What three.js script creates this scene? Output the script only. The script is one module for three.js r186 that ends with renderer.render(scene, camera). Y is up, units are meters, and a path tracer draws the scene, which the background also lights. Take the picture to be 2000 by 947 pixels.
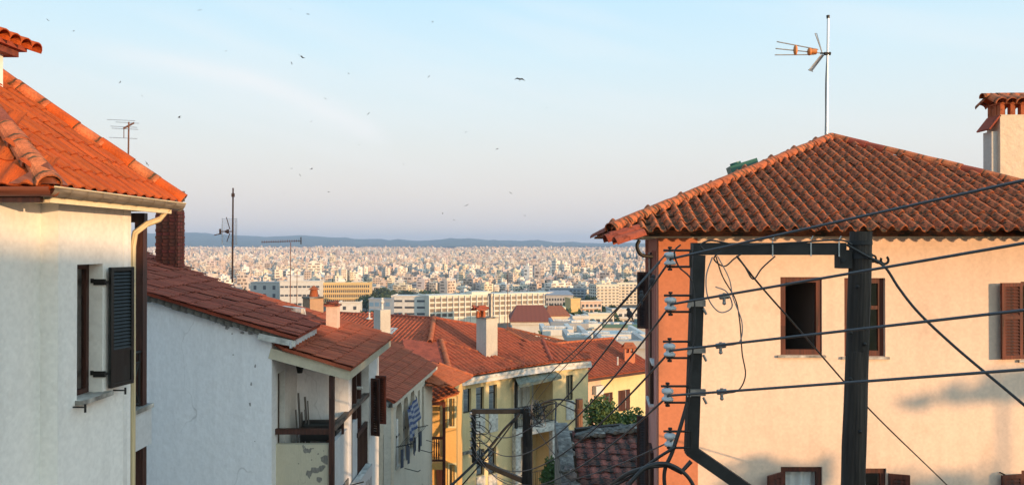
import * as THREE from 'three';
import { mergeGeometries } from 'three/addons/utils/BufferGeometryUtils.js';

// ---------------------------------------------------------------- camera
const F = 1480, HY = 482;                       // focal length and horizon row, in photo pixels (2000 x 947)
const V3 = THREE.Vector3, R = Math.PI / 180;
const scene = new THREE.Scene();
const camera = new THREE.PerspectiveCamera(2 * Math.atan(473.5 / F) / R, 2000 / 947, 0.1, 40000);
camera.position.set(0, 0, 0);
camera.rotation.x = Math.atan((HY - 473.5) / F);
scene.add(camera);
const renderer = new THREE.WebGLRenderer({ antialias: true });
renderer.toneMapping = THREE.LinearToneMapping;
renderer.toneMappingExposure = 1.22;
renderer.shadowMap.enabled = true;

// ---------------------------------------------------------------- sun: low, behind the camera to the right
const SUN_AZ = 48 * R, SUN_EL = 6.5 * R;
const sunDir = new V3(Math.sin(SUN_AZ) * Math.cos(SUN_EL), Math.sin(SUN_EL), Math.cos(SUN_AZ) * Math.cos(SUN_EL));
const sun = new THREE.DirectionalLight(new THREE.Color().setRGB(1, 0.59, 0.29), 5);
sun.position.copy(sunDir).multiplyScalar(200);
sun.castShadow = true;
Object.assign(sun.shadow.camera, { left: -90, right: 90, top: 60, bottom: -60, near: 1, far: 600 });
sun.shadow.mapSize.set(4096, 4096);
sun.shadow.radius = 1.1;
scene.add(sun); scene.add(sun.target);

// ---------------------------------------------------------------- noise
function rng(seed) { let s = seed >>> 0; return () => { s = (s + 0x6D2B79F5) >>> 0; let t = s; t = Math.imul(t ^ (t >>> 15), t | 1); t ^= t + Math.imul(t ^ (t >>> 7), t | 61); return ((t ^ (t >>> 14)) >>> 0) / 4294967296; }; }
function lattice(seed, n) { const r = rng(seed), a = new Float32Array(n * n); for (let i = 0; i < a.length; i++) a[i] = r(); return a; }
const LAT = lattice(7, 256);
function vnoise(x, y, per) {                      // value noise, period per (<= 256)
  const xi = Math.floor(x), yi = Math.floor(y), fx = x - xi, fy = y - yi;
  const sx = fx * fx * (3 - 2 * fx), sy = fy * fy * (3 - 2 * fy);
  const m = v => ((v % per) + per) % per;
  const a = LAT[m(yi) * 256 + m(xi)], b = LAT[m(yi) * 256 + m(xi + 1)], c = LAT[m(yi + 1) * 256 + m(xi)], d = LAT[m(yi + 1) * 256 + m(xi + 1)];
  return (a + (b - a) * sx) + ((c + (d - c) * sx) - (a + (b - a) * sx)) * sy;
}
function fbm(x, y, per, oct) { let s = 0, a = 0.5, t = 0; for (let o = 0; o < oct; o++) { s += a * vnoise(x, y, Math.min(per, 256)); t += a; x = x * 2 + 17; y = y * 2 + 31; per *= 2; a *= 0.5; } return s / t; }
const clamp = (v, a = 0, b = 1) => Math.min(b, Math.max(a, v));
const smooth = (a, b, v) => { const t = clamp((v - a) / (b - a)); return t * t * (3 - 2 * t); };
const lerp = (a, b, t) => a + (b - a) * t;

// ---------------------------------------------------------------- sky: clear evening air, thin cirrus streaks
const srgb = c => c.map(v => { v /= 255; return v <= 0.04045 ? v / 12.92 : Math.pow((v + 0.055) / 1.055, 2.4); });
{
  const W = 1024, H = 512, data = new Float32Array(W * H * 4);
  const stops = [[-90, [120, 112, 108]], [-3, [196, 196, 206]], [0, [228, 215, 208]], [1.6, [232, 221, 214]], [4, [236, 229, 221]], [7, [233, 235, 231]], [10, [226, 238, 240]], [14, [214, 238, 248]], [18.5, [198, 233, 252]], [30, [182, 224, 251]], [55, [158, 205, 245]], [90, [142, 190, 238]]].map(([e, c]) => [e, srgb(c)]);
  const at = e => { let i = 0; while (i < stops.length - 2 && e > stops[i + 1][0]) i++; const t = clamp((e - stops[i][0]) / (stops[i + 1][0] - stops[i][0])); return [0, 1, 2].map(k => lerp(stops[i][1][k], stops[i + 1][1][k], t)); };
  for (let j = 0; j < H; j++) for (let i = 0; i < W; i++) {
    const el = ((j + 0.5) / H - 0.5) * Math.PI, az = ((i + 0.5) / W - 0.5) * 2 * Math.PI;
    const dx = Math.cos(az) * Math.cos(el), dz = Math.sin(az) * Math.cos(el), dy = Math.sin(el);
    const c = at(el / R);
    // brighter, warmer air towards the sun, fading smoothly over the dome
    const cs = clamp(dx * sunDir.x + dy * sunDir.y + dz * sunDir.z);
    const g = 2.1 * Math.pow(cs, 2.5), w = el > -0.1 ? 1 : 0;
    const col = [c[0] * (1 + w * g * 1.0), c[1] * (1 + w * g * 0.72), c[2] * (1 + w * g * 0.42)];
    // cirrus: streaks running down to the right across the view
    const vx = Math.atan2(dx, -dz) / R, vy = el / R;
    const a = (vx * 0.96 - vy * 0.27), b = (vy + vx * 0.25);
    let cl = smooth(0.5, 0.85, fbm(a * 0.05 + 40, b * 0.55 + 9, 64, 4)) * smooth(3, 9, vy) * (1 - smooth(35, 70, vy)) * 0.3;
    const st = Math.exp(-Math.pow((vy - (6.2 - 0.25 * vx + 0.7 * Math.sin(vx * 0.25))) / 0.75, 2)) * smooth(-34, -20, vx) * (1 - smooth(-11, -8.5, vx)) * (0.45 + 0.55 * fbm(a * 0.3, b * 1.5, 64, 3));
    cl = clamp(cl * 0.75 + st * 0.9);
    const o = (j * W + i) * 4;
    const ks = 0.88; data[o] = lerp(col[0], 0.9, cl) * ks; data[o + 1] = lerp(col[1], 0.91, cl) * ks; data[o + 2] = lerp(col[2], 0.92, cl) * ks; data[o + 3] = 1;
  }
  const sky = new THREE.DataTexture(data, W, H, THREE.RGBAFormat, THREE.FloatType);
  sky.mapping = THREE.EquirectangularReflectionMapping; sky.magFilter = sky.minFilter = THREE.LinearFilter; sky.needsUpdate = true;
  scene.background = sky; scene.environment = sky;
}
scene.fog = new THREE.FogExp2(new THREE.Color().setRGB(0.46, 0.68, 1.0), 9e-5);

// ---------------------------------------------------------------- textures and materials
function texture(n, fn, rep, color = true) {
  const d = new Uint8Array(n * n * 4);
  for (let j = 0; j < n; j++) for (let i = 0; i < n; i++) { const c = fn(i / n, j / n, i, j), o = (j * n + i) * 4; for (let k = 0; k < 3; k++) d[o + k] = clamp(Array.isArray(c) ? c[k] : c, 0, 1) * 255; d[o + 3] = 255; }
  const t = new THREE.DataTexture(d, n, n); t.wrapS = t.wrapT = THREE.RepeatWrapping; t.magFilter = THREE.LinearFilter; t.minFilter = THREE.LinearMipmapLinearFilter; t.generateMipmaps = true;
  t.repeat.set(rep, rep); if (color) t.colorSpace = THREE.SRGBColorSpace; t.needsUpdate = true; return t;
}
const rp = rng(99);
const TX = {};
TX.plaster = texture(1024, (u, v) => {
  const big = fbm(u * 4, v * 4, 4, 5), st = fbm(u * 40, v * 4, 40, 3), fine = fbm(u * 128, v * 128, 128, 2);
  let b = 0.94 + (big - 0.5) * 0.09 + (st - 0.5) * 0.05 + (fine - 0.5) * 0.07;
  const spot = smooth(0.62, 0.85, fbm(u * 14 + 5, v * 14, 14, 5));
  return [b - spot * 0.035, b - spot * 0.04, b - spot * 0.045];
}, 0.22);
TX.plasterBump = texture(512, (u, v) => 0.5 + (fbm(u * 16, v * 16, 16, 5) - 0.5) * 1.2, 0.6, false);
TX.clay = texture(512, (u, v) => {                       // fired clay with soot and lichen blotches
  const pan = smooth(0.5, 0.62, u) * (1 - smooth(0.93, 1, u)) + 0.35 * (1 - smooth(0, 0.1, u)); const a = fbm(u * 6, v * 12, 6, 4), l = smooth(0.5, 0.68, fbm(u * 8 + 3, v * 24 + 8, 8, 4) + pan * 0.2 - 0.06), g = fbm(u * 90, v * 90, 90, 2);
  const b = 0.82 + (a - 0.5) * 0.5 + (g - 0.5) * 0.28;
  return [lerp(b, 0.34, l * 0.85), lerp(b * 0.97, 0.44, l * 0.7), lerp(b * 0.95, 0.46, l * 0.6)];
}, 1);
TX.clayClean = texture(512, (u, v) => {
  const a = fbm(u * 5, v * 5, 5, 4), g = fbm(u * 90, v * 90, 90, 2), l = smooth(0.66, 0.8, fbm(u * 14 + 3, v * 14 + 8, 14, 3));
  const b = 0.88 + (a - 0.5) * 0.28 + (g - 0.5) * 0.2; return [lerp(b, 0.5, l * 0.5), lerp(b, 0.45, l * 0.5), lerp(b, 0.42, l * 0.5)];
}, 1);
TX.clayBump = texture(256, (u, v) => fbm(u * 24, v * 24, 24, 4), 2, false);
TX.wood = texture(512, (u, v) => { const g = fbm(u * 60, v * 3, 60, 4), k = fbm(u * 6, v * 3, 6, 3); const b = 0.78 + (g - 0.5) * 0.6 + (k - 0.5) * 0.3; return [b, b * 0.98, b * 0.96]; }, 0.8);
TX.woodBump = texture(256, (u, v) => fbm(u * 50, v * 3, 50, 4), 0.8, false);
TX.metal = texture(256, (u, v) => { const b = 0.85 + (fbm(u * 10, v * 10, 10, 5) - 0.5) * 0.45; return [b, b * 0.99, b * 0.97]; }, 1.2);
TX.stone = texture(512, (u, v) => { const b = 0.72 + (fbm(u * 10, v * 10, 10, 6) - 0.5) * 0.9; return [b, b * 0.98, b * 0.95]; }, 0.8);
TX.ground = texture(512, (u, v) => { const b = 0.7 + (fbm(u * 12, v * 12, 12, 6) - 0.5) * 0.9; return [b, b, b * 0.96]; }, 0.02);
// old white wall: weathered skin with lost flakes of paint near the verge (real matter, grey render below)
function M(rgb, o = {}) {
  const m = new THREE.MeshStandardMaterial({ roughness: o.rough ?? 0.85, metalness: o.metal ?? 0 });
  m.color.setRGB(...rgb);
  if (o.map) m.map = TX[o.map]; if (o.bump) { m.bumpMap = TX[o.bump]; m.bumpScale = o.bs ?? 0.004; }
  if (o.vc) m.vertexColors = true; if (o.side) m.side = THREE.DoubleSide;
  return m;
}
const plaster = (rgb, bs = 0.004) => M(rgb, { map: 'plaster', bump: 'plasterBump', bs, rough: 0.92 });
const MAT = {
  lhWall: plaster([0.86, 0.84, 0.80], 0.0012), lhTrim: plaster([0.80, 0.70, 0.48]), whParapet: plaster([0.56, 0.51, 0.39]), ohWall: plaster([0.70, 0.64, 0.53]),
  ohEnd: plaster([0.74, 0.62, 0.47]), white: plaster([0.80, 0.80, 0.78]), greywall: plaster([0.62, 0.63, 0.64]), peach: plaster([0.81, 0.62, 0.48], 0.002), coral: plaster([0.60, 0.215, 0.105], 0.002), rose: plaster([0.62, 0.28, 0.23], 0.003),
  yellow: plaster([0.72, 0.44, 0.15]), cream: plaster([0.72, 0.59, 0.33]), creamLight: plaster([0.72, 0.62, 0.34]), concrete: M([0.36, 0.35, 0.33], { map: 'stone', bump: 'plasterBump', bs: 0.006 }),
  chimneyGrey: plaster([0.5, 0.48, 0.43], 0.008), chimneyPink: plaster([0.68, 0.5, 0.4], 0.006), brick: M([0.34, 0.085, 0.05], { map: 'stone', bump: 'clayBump', bs: 0.01 }),
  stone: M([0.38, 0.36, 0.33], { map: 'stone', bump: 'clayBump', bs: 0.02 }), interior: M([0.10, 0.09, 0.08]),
  brown: M([0.075, 0.025, 0.016], { map: 'wood', bump: 'woodBump', bs: 0.002, rough: 0.55 }), redwood: M([0.125, 0.027, 0.012], { map: 'wood', bump: 'woodBump', bs: 0.002, rough: 0.7 }), shutterRed: M([0.13, 0.026, 0.012], { map: 'wood', rough: 0.75 }),
  black: M([0.016, 0.017, 0.018], { rough: 0.5 }), shutterBlack: M([0.014, 0.02, 0.022], { map: 'wood', rough: 0.45 }), iron: M([0.02, 0.019, 0.018], { rough: 0.6, metal: 0.3 }),
  steelDark: M([0.024, 0.026, 0.029], { map: 'metal', rough: 0.65, metal: 0.2 }), pole: M([0.052, 0.043, 0.037], { map: 'wood', bump: 'woodBump', bs: 0.02, rough: 0.9 }), poleOld: M([0.22, 0.12, 0.075], { map: 'wood', bump: 'woodBump', bs: 0.02, rough: 0.9 }),
  galv: M([0.42, 0.42, 0.42], { map: 'metal', rough: 0.45, metal: 0.7 }), alu: M([0.62, 0.61, 0.6], { rough: 0.35, metal: 0.85 }), gutter: M([0.34, 0.29, 0.23], { map: 'metal', rough: 0.5, metal: 0.3 }), copper: M([0.26, 0.08, 0.04], { map: 'metal', rough: 0.5, metal: 0.2 }), pipeCream: M([0.72, 0.6, 0.38], { map: 'metal', rough: 0.45 }),
  rust: M([0.2, 0.09, 0.06], { map: 'metal', rough: 0.8, metal: 0.2 }), cable: M([0.018, 0.018, 0.019], { rough: 0.55 }), wire: M([0.075, 0.075, 0.08], { rough: 0.5, metal: 0.4 }), wireGrey: M([0.2, 0.2, 0.21], { rough: 0.6 }), porcelain: M([0.46, 0.47, 0.48], { rough: 0.25 }), orangePlastic: M([0.55, 0.20, 0.05], { rough: 0.5 }),
  glass: new THREE.MeshPhysicalMaterial({ color: 0xffffff, transmission: 1, thickness: 0, roughness: 0.04, ior: 1.5 }), curtain: M([0.62, 0.63, 0.62], { rough: 1 }), green: M([0.015, 0.11, 0.085], { rough: 0.45 }), tarp: M([0.20, 0.24, 0.21], { map: 'metal', rough: 0.7 }), panelWhite: M([0.70, 0.72, 0.72], { map: 'metal', rough: 0.6 }),
  marble: M([0.66, 0.66, 0.64], { map: 'stone', rough: 0.5 }), bird: M([0.035, 0.03, 0.03], { rough: 0.9 }), bark: M([0.09, 0.06, 0.045], { map: 'wood', bump: 'woodBump', bs: 0.02 }),
};
const leafMat = rgb => { const m = new THREE.MeshPhysicalMaterial({ roughness: 0.75, side: THREE.DoubleSide, transmission: 0.25, thickness: 0 }); m.color.setRGB(...rgb); return m; };
MAT.leafA = leafMat([0.07, 0.13, 0.025]); MAT.leafB = leafMat([0.045, 0.085, 0.03]); MAT.leafFar = M([0.045, 0.07, 0.03], { rough: 1, side: true });
const clayMats = (base, tx, spread, seed, n = 6) => { const r = rng(seed); return Array.from({ length: n }, () => { const k = 1 + (r() - 0.5) * spread, h = 1 + (r() - 0.5) * spread * 0.5; return M([base[0] * k, base[1] * k * h, base[2] * k * h], { map: tx, bump: 'clayBump', bs: 0.006, rough: 0.97 }); }); };
const CLAY = {
  bright: clayMats([0.50, 0.088, 0.010], 'clayClean', 0.24, 1), old: clayMats([0.54, 0.165, 0.062], 'clay', 0.4, 2, 8), dark: clayMats([0.34, 0.08, 0.042], 'clayClean', 0.45, 3), red: clayMats([0.42, 0.10, 0.045], 'clayClean', 0.28, 4), orange: clayMats([0.48, 0.13, 0.05], 'clayClean', 0.2, 5), ruin: clayMats([0.33, 0.12, 0.085], 'clay', 0.8, 6, 8),
};

// ---------------------------------------------------------------- things, parts, frames
const taken = {};
function numbered(n) { if (!(n in taken)) { taken[n] = 0; return n; } taken[n]++; return n + '_' + String(taken[n]).padStart(3, '0'); }
const ORG = new WeakMap();                                   // world origin of each thing / part
const ZERO = new V3();
function tag(o, label, category, group, kind) { if (label) o.userData.label = label; if (category) o.userData.category = category; if (group) o.userData.group = group; if (kind) o.userData.kind = kind; return o; }
function thing(name, label, category, base, group) { const g = new THREE.Group(); g.name = numbered(name); g.position.copy(base); scene.add(g); ORG.set(g, base.clone()); return tag(g, label, category, group); }
// geometry is given in world coordinates; it is stored relative to its thing's base
function part(parent, name, geoms, mat, label) {
  let g = Array.isArray(geoms) ? (geoms.length > 1 ? mergeGeometries(geoms.map(x => x.index ? x.toNonIndexed() : x)) : geoms[0]) : geoms;
  const o = ORG.get(parent) || ZERO; g.translate(-o.x, -o.y, -o.z);
  const m = new THREE.Mesh(g, mat); m.name = name; m.castShadow = m.receiveShadow = true; parent.add(m); ORG.set(m, o); if (label) m.userData.label = label; return m;
}
function piece(parent, name, geom, mat, mtx) {               // a shared geometry placed by a world matrix
  const m = new THREE.Mesh(geom, mat); m.name = name; m.castShadow = m.receiveShadow = true; const o = ORG.get(parent) || ZERO;
  m.applyMatrix4(mtx); m.position.sub(o); parent.add(m); ORG.set(m, o); return m;
}
// a thing that is one mesh
function solo(name, geoms, mat, label, category, group, base) {
  let g = Array.isArray(geoms) ? (geoms.length > 1 ? mergeGeometries(geoms.map(x => x.index ? x.toNonIndexed() : x)) : geoms[0]) : geoms;
  g.computeBoundingBox(); const bb = g.boundingBox, o = base || new V3((bb.min.x + bb.max.x) / 2, bb.min.y, (bb.min.z + bb.max.z) / 2);
  g.translate(-o.x, -o.y, -o.z); const m = new THREE.Mesh(g, mat); m.position.copy(o); m.name = numbered(name); m.castShadow = m.receiveShadow = true; scene.add(m); ORG.set(m, o.clone()); return tag(m, label, category, group);
}
const pt = (px, py, d) => new V3((px - 1000) / F * d, (HY - py) / F * d, -d);
const fromPlane = (px, py, pl) => { const dir = pt(px, py, 1); const k = -pl.constant / pl.normal.dot(dir); return dir.multiplyScalar(k); };
const plane3 = (a, b, c) => new THREE.Plane().setFromCoplanarPoints(a, b, c);
function boxUV(g) { const p = g.attributes.position, n = g.attributes.normal, uv = new Float32Array(p.count * 2); for (let i = 0; i < p.count; i++) { const ax = Math.abs(n.getX(i)), ay = Math.abs(n.getY(i)), az = Math.abs(n.getZ(i)); const x = p.getX(i), y = p.getY(i), z = p.getZ(i); if (ax >= ay && ax >= az) { uv[2 * i] = z + 3.3; uv[2 * i + 1] = y; } else if (az >= ay) { uv[2 * i] = x; uv[2 * i + 1] = y; } else { uv[2 * i] = x; uv[2 * i + 1] = z; } } g.setAttribute('uv', new THREE.BufferAttribute(uv, 2)); return g; }
// plan frame along a wall: A is left, B right as seen from outside; u along the wall, y up, n outward
function frame(ax, az, bx, bz) { const L = Math.hypot(bx - ax, bz - az), t = new V3((bx - ax) / L, 0, (bz - az) / L), n = new V3(-t.z, 0, t.x); const m = new THREE.Matrix4().makeBasis(t, new V3(0, 1, 0), n); m.setPosition(ax, 0, az); return { m, t, n, L, o: new V3(ax, 0, az), at: (u, y, k = 0) => new V3(ax + t.x * u + n.x * k, y, az + t.z * u + n.z * k), uAt: px => { const q = (px - 1000) / F; return (q * -az - ax) / (t.x + q * t.z); }, yAt: (u, py) => (HY - py) / F * -(az + t.z * u) }; }
function bx(f, u0, u1, y0, y1, n0, n1) { const g = boxUV(new THREE.BoxGeometry(Math.abs(u1 - u0), Math.abs(y1 - y0), Math.abs(n1 - n0)).translate((u0 + u1) / 2, (y0 + y1) / 2, (n0 + n1) / 2)); return g.applyMatrix4(f.m); }
const WORLD = { m: new THREE.Matrix4() };
const wb = (x0, x1, y0, y1, z0, z1) => bx(WORLD, x0, x1, y0, y1, z0, z1);
// wall slab with real openings. poly: outline [u, y]; holes: [u0, u1, y0, y1, arch?]
function wall(f, poly, holes, th = 0.25) {
  const s = new THREE.Shape(poly.map(([u, y]) => new THREE.Vector2(u, y)));
  for (const [u0, u1, y0, y1, arch] of holes || []) { const h = new THREE.Path(); if (arch) { const r = (u1 - u0) / 2; h.moveTo(u0, y0); h.lineTo(u1, y0); h.lineTo(u1, y1 - r); h.absarc((u0 + u1) / 2, y1 - r, r, 0, Math.PI, false); h.lineTo(u0, y0); } else { h.moveTo(u0, y0); h.lineTo(u1, y0); h.lineTo(u1, y1); h.lineTo(u0, y1); h.lineTo(u0, y0); } s.holes.push(h); }
  const g = new THREE.ExtrudeGeometry(s, { depth: th, bevelEnabled: false, curveSegments: 10 }); g.translate(0, 0, -th); return g.applyMatrix4(f.m);
}
const rect = (u0, u1, y0, y1) => [[u0, y0], [u1, y0], [u1, y1], [u0, y1]];
function tube(pts, r, seg = 24, rad = 6, closed = false) { return new THREE.TubeGeometry(new THREE.CatmullRomCurve3(pts, closed, 'centripetal'), seg, r, rad, closed); }
function rod(a, b, r0, r1 = r0, seg = 7) { const d = b.clone().sub(a), L = d.length(), g = new THREE.CylinderGeometry(r1, r0, L, seg, 1); g.translate(0, L / 2, 0); g.applyQuaternion(new THREE.Quaternion().setFromUnitVectors(new V3(0, 1, 0), d.normalize())); return g.translate(a.x, a.y, a.z); }
function beam(a, b, w, h, up = new V3(0, 1, 0)) { const d = b.clone().sub(a), L = d.length(), z = d.normalize(), x = new V3().crossVectors(up, z).normalize(), y = new V3().crossVectors(z, x); const g = boxUV(new THREE.BoxGeometry(w, h, L)); const m = new THREE.Matrix4().makeBasis(x, y, z).setPosition((a.x + b.x) / 2, (a.y + b.y) / 2, (a.z + b.z) / 2); return g.applyMatrix4(m); }
// slab from a flat polygon of world points, thickened downwards along its normal
function slab(pts, th, off = 0) {
  const O = pts[0], U = pts[1].clone().sub(O).normalize(); let N = new V3().crossVectors(U, pts[2].clone().sub(O)).normalize(); if (N.y < 0) N.negate(); const V = new V3().crossVectors(N, U);
  const s = new THREE.Shape(pts.map(p => { const q = p.clone().sub(O); return new THREE.Vector2(q.dot(U), q.dot(V)); }));
  const g = new THREE.ExtrudeGeometry(s, { depth: th, bevelEnabled: false }); g.translate(0, 0, -th + off); return g.applyMatrix4(new THREE.Matrix4().makeBasis(U, V, N).setPosition(O.x, O.y, O.z));
}

// ---------------------------------------------------------------- roof tiles
const tileCache = {};
function tileGeoms(pu, pv, amp) {                            // interlocking clay tile: a round roll and a shallow pan, thick lower lip
  const key = [pu, pv, amp].join(); if (tileCache[key]) return tileCache[key];
  const prof = []; const n = 9; for (let i = 0; i <= n; i++) { const x = i / n; const z = x < 0.58 ? Math.sin(x / 0.58 * Math.PI) : -0.22 * Math.sin((x - 0.58) / 0.42 * Math.PI); prof.push([(x - 0.5) * pu * 1.01, z * amp]); }
  const out = [];
  for (let v = 0; v < 6; v++) {
    const P = [], UV = [], th = 0.016, y0 = -pv * 0.54, y1 = pv * 0.62, lift = Math.max(0.02, amp * 0.35);
    const q = (a, b, c, d, ua, ub, va, vb) => { P.push(...a, ...b, ...c, ...a, ...c, ...d); UV.push(ua, va, ub, va, ub, vb, ua, va, ub, vb, ua, vb); };
    for (let i = 0; i < n; i++) { const [xa, za] = prof[i], [xb, zb] = prof[i + 1]; const ua = i / n, ub = (i + 1) / n, va = v * 0.167, vb = va + 0.3;
      q([xa, y0, za + lift], [xb, y0, zb + lift], [xb, y1, zb], [xa, y1, za], ua, ub, va, vb);
      q([xa, y0, za + lift - th], [xb, y0, zb + lift - th], [xb, y0, zb + lift], [xa, y0, za + lift], ua, ub, va, va + 0.02); }
    let g = new THREE.BufferGeometry(); g.setAttribute('position', new THREE.Float32BufferAttribute(P, 3)); g.setAttribute('uv', new THREE.Float32BufferAttribute(UV, 2)); g.computeVertexNormals();
    const nn = g.attributes.normal, pp = g.attributes.position;                      // smooth across the roll
    for (let i = 0; i < n; i++) for (const [k, s] of [[0, 0], [1, 1], [2, 1], [3, 0], [4, 1], [5, 0]]) { const ix = i * 12 + k, j = i + s, a = prof[Math.max(0, j - 1)], b = prof[Math.min(n, j + 1)]; const v = new V3(-(b[1] - a[1]), 0, b[0] - a[0]).normalize(); nn.setXYZ(ix, v.x, 0.02, v.z); }
    out.push(g);
  }
  return (tileCache[key] = out);
}
function inside(p, x, y) { let c = false; for (let i = 0, j = p.length - 1; i < p.length; j = i++) if ((p[i][1] > y) !== (p[j][1] > y) && x < (p[j][0] - p[i][0]) * (y - p[i][1]) / (p[j][1] - p[i][1]) + p[i][0]) c = !c; return c; }
// roof: decks joined into one mesh, every tile a child of it (the 300 that show largest; the rest joined)
function roof(parent, faces, o) {
  const rnd = rng(o.seed || 5), decks = [], list = [], gs = tileGeoms(o.pu, o.pv, o.amp);
  for (const pts of faces) {
    const O = pts[0], U = pts[1].clone().sub(O).normalize(); let N = new V3().crossVectors(U, pts[2].clone().sub(O)).normalize(); if (N.y < 0) { N.negate(); } const V = new V3().crossVectors(N, U); if (V.y < 0) { U.negate(); V.negate(); }
    const poly = pts.map(p => { const q = p.clone().sub(O); return [q.dot(U), q.dot(V)]; });
    decks.push(slab(o.inset ? pts.map((p, i) => i < 2 ? p.clone().addScaledVector(V, o.inset) : p) : pts, 0.05, -0.012));
    const us = poly.map(p => p[0]), vs = poly.map(p => p[1]), u0 = Math.min(...us), u1 = Math.max(...us), v1 = Math.max(...vs), v0 = Math.min(...vs);
    for (let v = v0 + o.pv * 0.42; v < v1 + o.pv * 0.3; v += o.pv) for (let u = u0 + o.pu * 0.5; u < u1 + 0.01; u += o.pu) {
      if (!inside(poly, u, v) && !inside(poly, u, v - o.pv * 0.3)) continue;
      const j = o.jit ?? 1, p = O.clone().addScaledVector(U, u + (rnd() - 0.5) * 0.012 * j).addScaledVector(V, v + (rnd() - 0.5) * 0.02 * j).addScaledVector(N, 0.012 + (rnd() - 0.5) * 0.01 * j);
      const m = new THREE.Matrix4().makeBasis(U, V, N).setPosition(p.x, p.y, p.z); m.multiply(new THREE.Matrix4().makeRotationZ((rnd() - 0.5) * 0.05 * j)); m.multiply(new THREE.Matrix4().makeRotationY((rnd() - 0.5) * 0.05 * j));
      const size = N.dot(p.clone().normalize()) < 0 ? Math.abs(N.dot(p)) / Math.pow(p.length(), 3) : 0;
      const onFrame = Math.abs(p.x / -p.z) < 0.69 ? 1 : 0.001;
      list.push({ m, s: size * onFrame + 1e-9, g: gs[Math.floor(rnd() * 6)], c: o.mats[Math.floor(rnd() * o.mats.length)] });
    }
  }
  const deck = part(parent, 'roof', decks, o.deck || o.mats[0]);
  list.sort((a, b) => b.s - a.s);
  const rest = [];
  list.forEach((t, i) => { if (i < 300) piece(deck, 'tile', t.g, t.c, t.m); else rest.push(t.g.clone().applyMatrix4(t.m)); });
  if (rest.length) { const r = part(deck, 'tiles', rest, o.mats[0]); r.userData.kind = 'stuff'; }
  return deck;
}
const capCache = {};
function capGeom(r, L) { const key = r + ',' + L; if (capCache[key]) return capCache[key]; const P = [], UV = [], n = 8; const ring = (y, rr) => Array.from({ length: n + 1 }, (_, i) => { const a = -0.25 + (Math.PI + 0.5) * i / n; return [Math.cos(a) * rr, y, Math.sin(a) * rr * 0.9]; }); const a = ring(-L * 0.56, r * 1.12), b = ring(L * 0.56, r * 0.9), c = ring(-L * 0.56, r * 0.96); for (let i = 0; i < n; i++) { P.push(...a[i], ...b[i + 1], ...a[i + 1], ...a[i], ...b[i], ...b[i + 1], ...a[i], ...a[i + 1], ...c[i + 1], ...a[i], ...c[i + 1], ...c[i]); const u0 = i / n * 0.4, u1 = (i + 1) / n * 0.4; UV.push(u0, 0, u1, 0.5, u1, 0, u0, 0, u0, 0.5, u1, 0.5, u0, 0, u1, 0, u1, 0.02, u0, 0, u1, 0.02, u0, 0.02); } const g = new THREE.BufferGeometry(); g.setAttribute('position', new THREE.Float32BufferAttribute(P, 3)); g.setAttribute('uv', new THREE.Float32BufferAttribute(UV, 2)); g.computeVertexNormals(); return (capCache[key] = g); }
// half-round cap tiles from a (low end) to b (high end)
function caps(deck, a, b, r, L, mats, seed = 3, lift = 0.02) {
  const rnd = rng(seed), d = b.clone().sub(a), n = Math.max(1, Math.round(d.length() / L)), V = d.clone().normalize(); const U = new V3().crossVectors(V, new V3(0, 1, 0)).normalize(), N = new V3().crossVectors(U, V);
  const g = capGeom(r, L);
  for (let i = 0; i < n; i++) { const p = a.clone().addScaledVector(d, (i + 0.5) / n).addScaledVector(N, lift + (rnd() - 0.5) * 0.012); const m = new THREE.Matrix4().makeBasis(U, V, N).setPosition(p.x, p.y, p.z); m.multiply(new THREE.Matrix4().makeRotationX(0.05 + (rnd() - 0.5) * 0.04)).multiply(new THREE.Matrix4().makeRotationZ((rnd() - 0.5) * 0.06)); piece(deck, 'ridge_tile', g, mats[Math.floor(rnd() * mats.length)], m); }
}

// ---------------------------------------------------------------- windows and shutters
function windowUnit(h, f, u0, u1, y0, y1, o = {}) {
  const fm = o.mat || MAT.redwood, w = o.w ?? 0.055, n0 = -(o.rec ?? 0.1) - 0.05, n1 = n0 + 0.05 + (o.proud ?? 0), e = 0.002;
  const g = [bx(f, u0 + e, u1 - e, y1 - w, y1 - e, n0, n1), bx(f, u0 + e, u1 - e, y0 + e, y0 + w, n0, n1), bx(f, u0 + e, u0 + w, y0 + w, y1 - w, n0, n1), bx(f, u1 - w, u1 - e, y0 + w, y1 - w, n0, n1)];
  if (o.mull) for (const k of o.mull) g.push(bx(f, lerp(u0, u1, k) - w * 0.5, lerp(u0, u1, k) + w * 0.5, y0 + w, y1 - w, n0 + 0.004, n1 - 0.004));
  if (o.bars) for (const k of o.bars) g.push(bx(f, u0 + w, u1 - w, lerp(y0, y1, k) - w * 0.35, lerp(y0, y1, k) + w * 0.35, n0 + 0.006, n1 - 0.006));
  const win = part(h, 'window', g, fm);
  if (o.pane !== false) part(win, 'pane', bx(f, u0 + w, u1 - w, y0 + w, y1 - w, n0 + 0.018, n0 + 0.024), MAT.glass);
  if (o.curtain) part(win, 'curtain', curtainGeom(f, lerp(u0, u1, o.curtain[0]), lerp(u0, u1, o.curtain[1]), y0 + w, y1 - w, n0 - 0.08), MAT.curtain);
  if (o.sill) part(h, 'sill', bx(f, u0 - 0.05, u1 + 0.05, y0 - 0.04, y0 - 0.002, -0.1, o.sill), o.sillMat || MAT.marble);
  return win;
}
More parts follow.
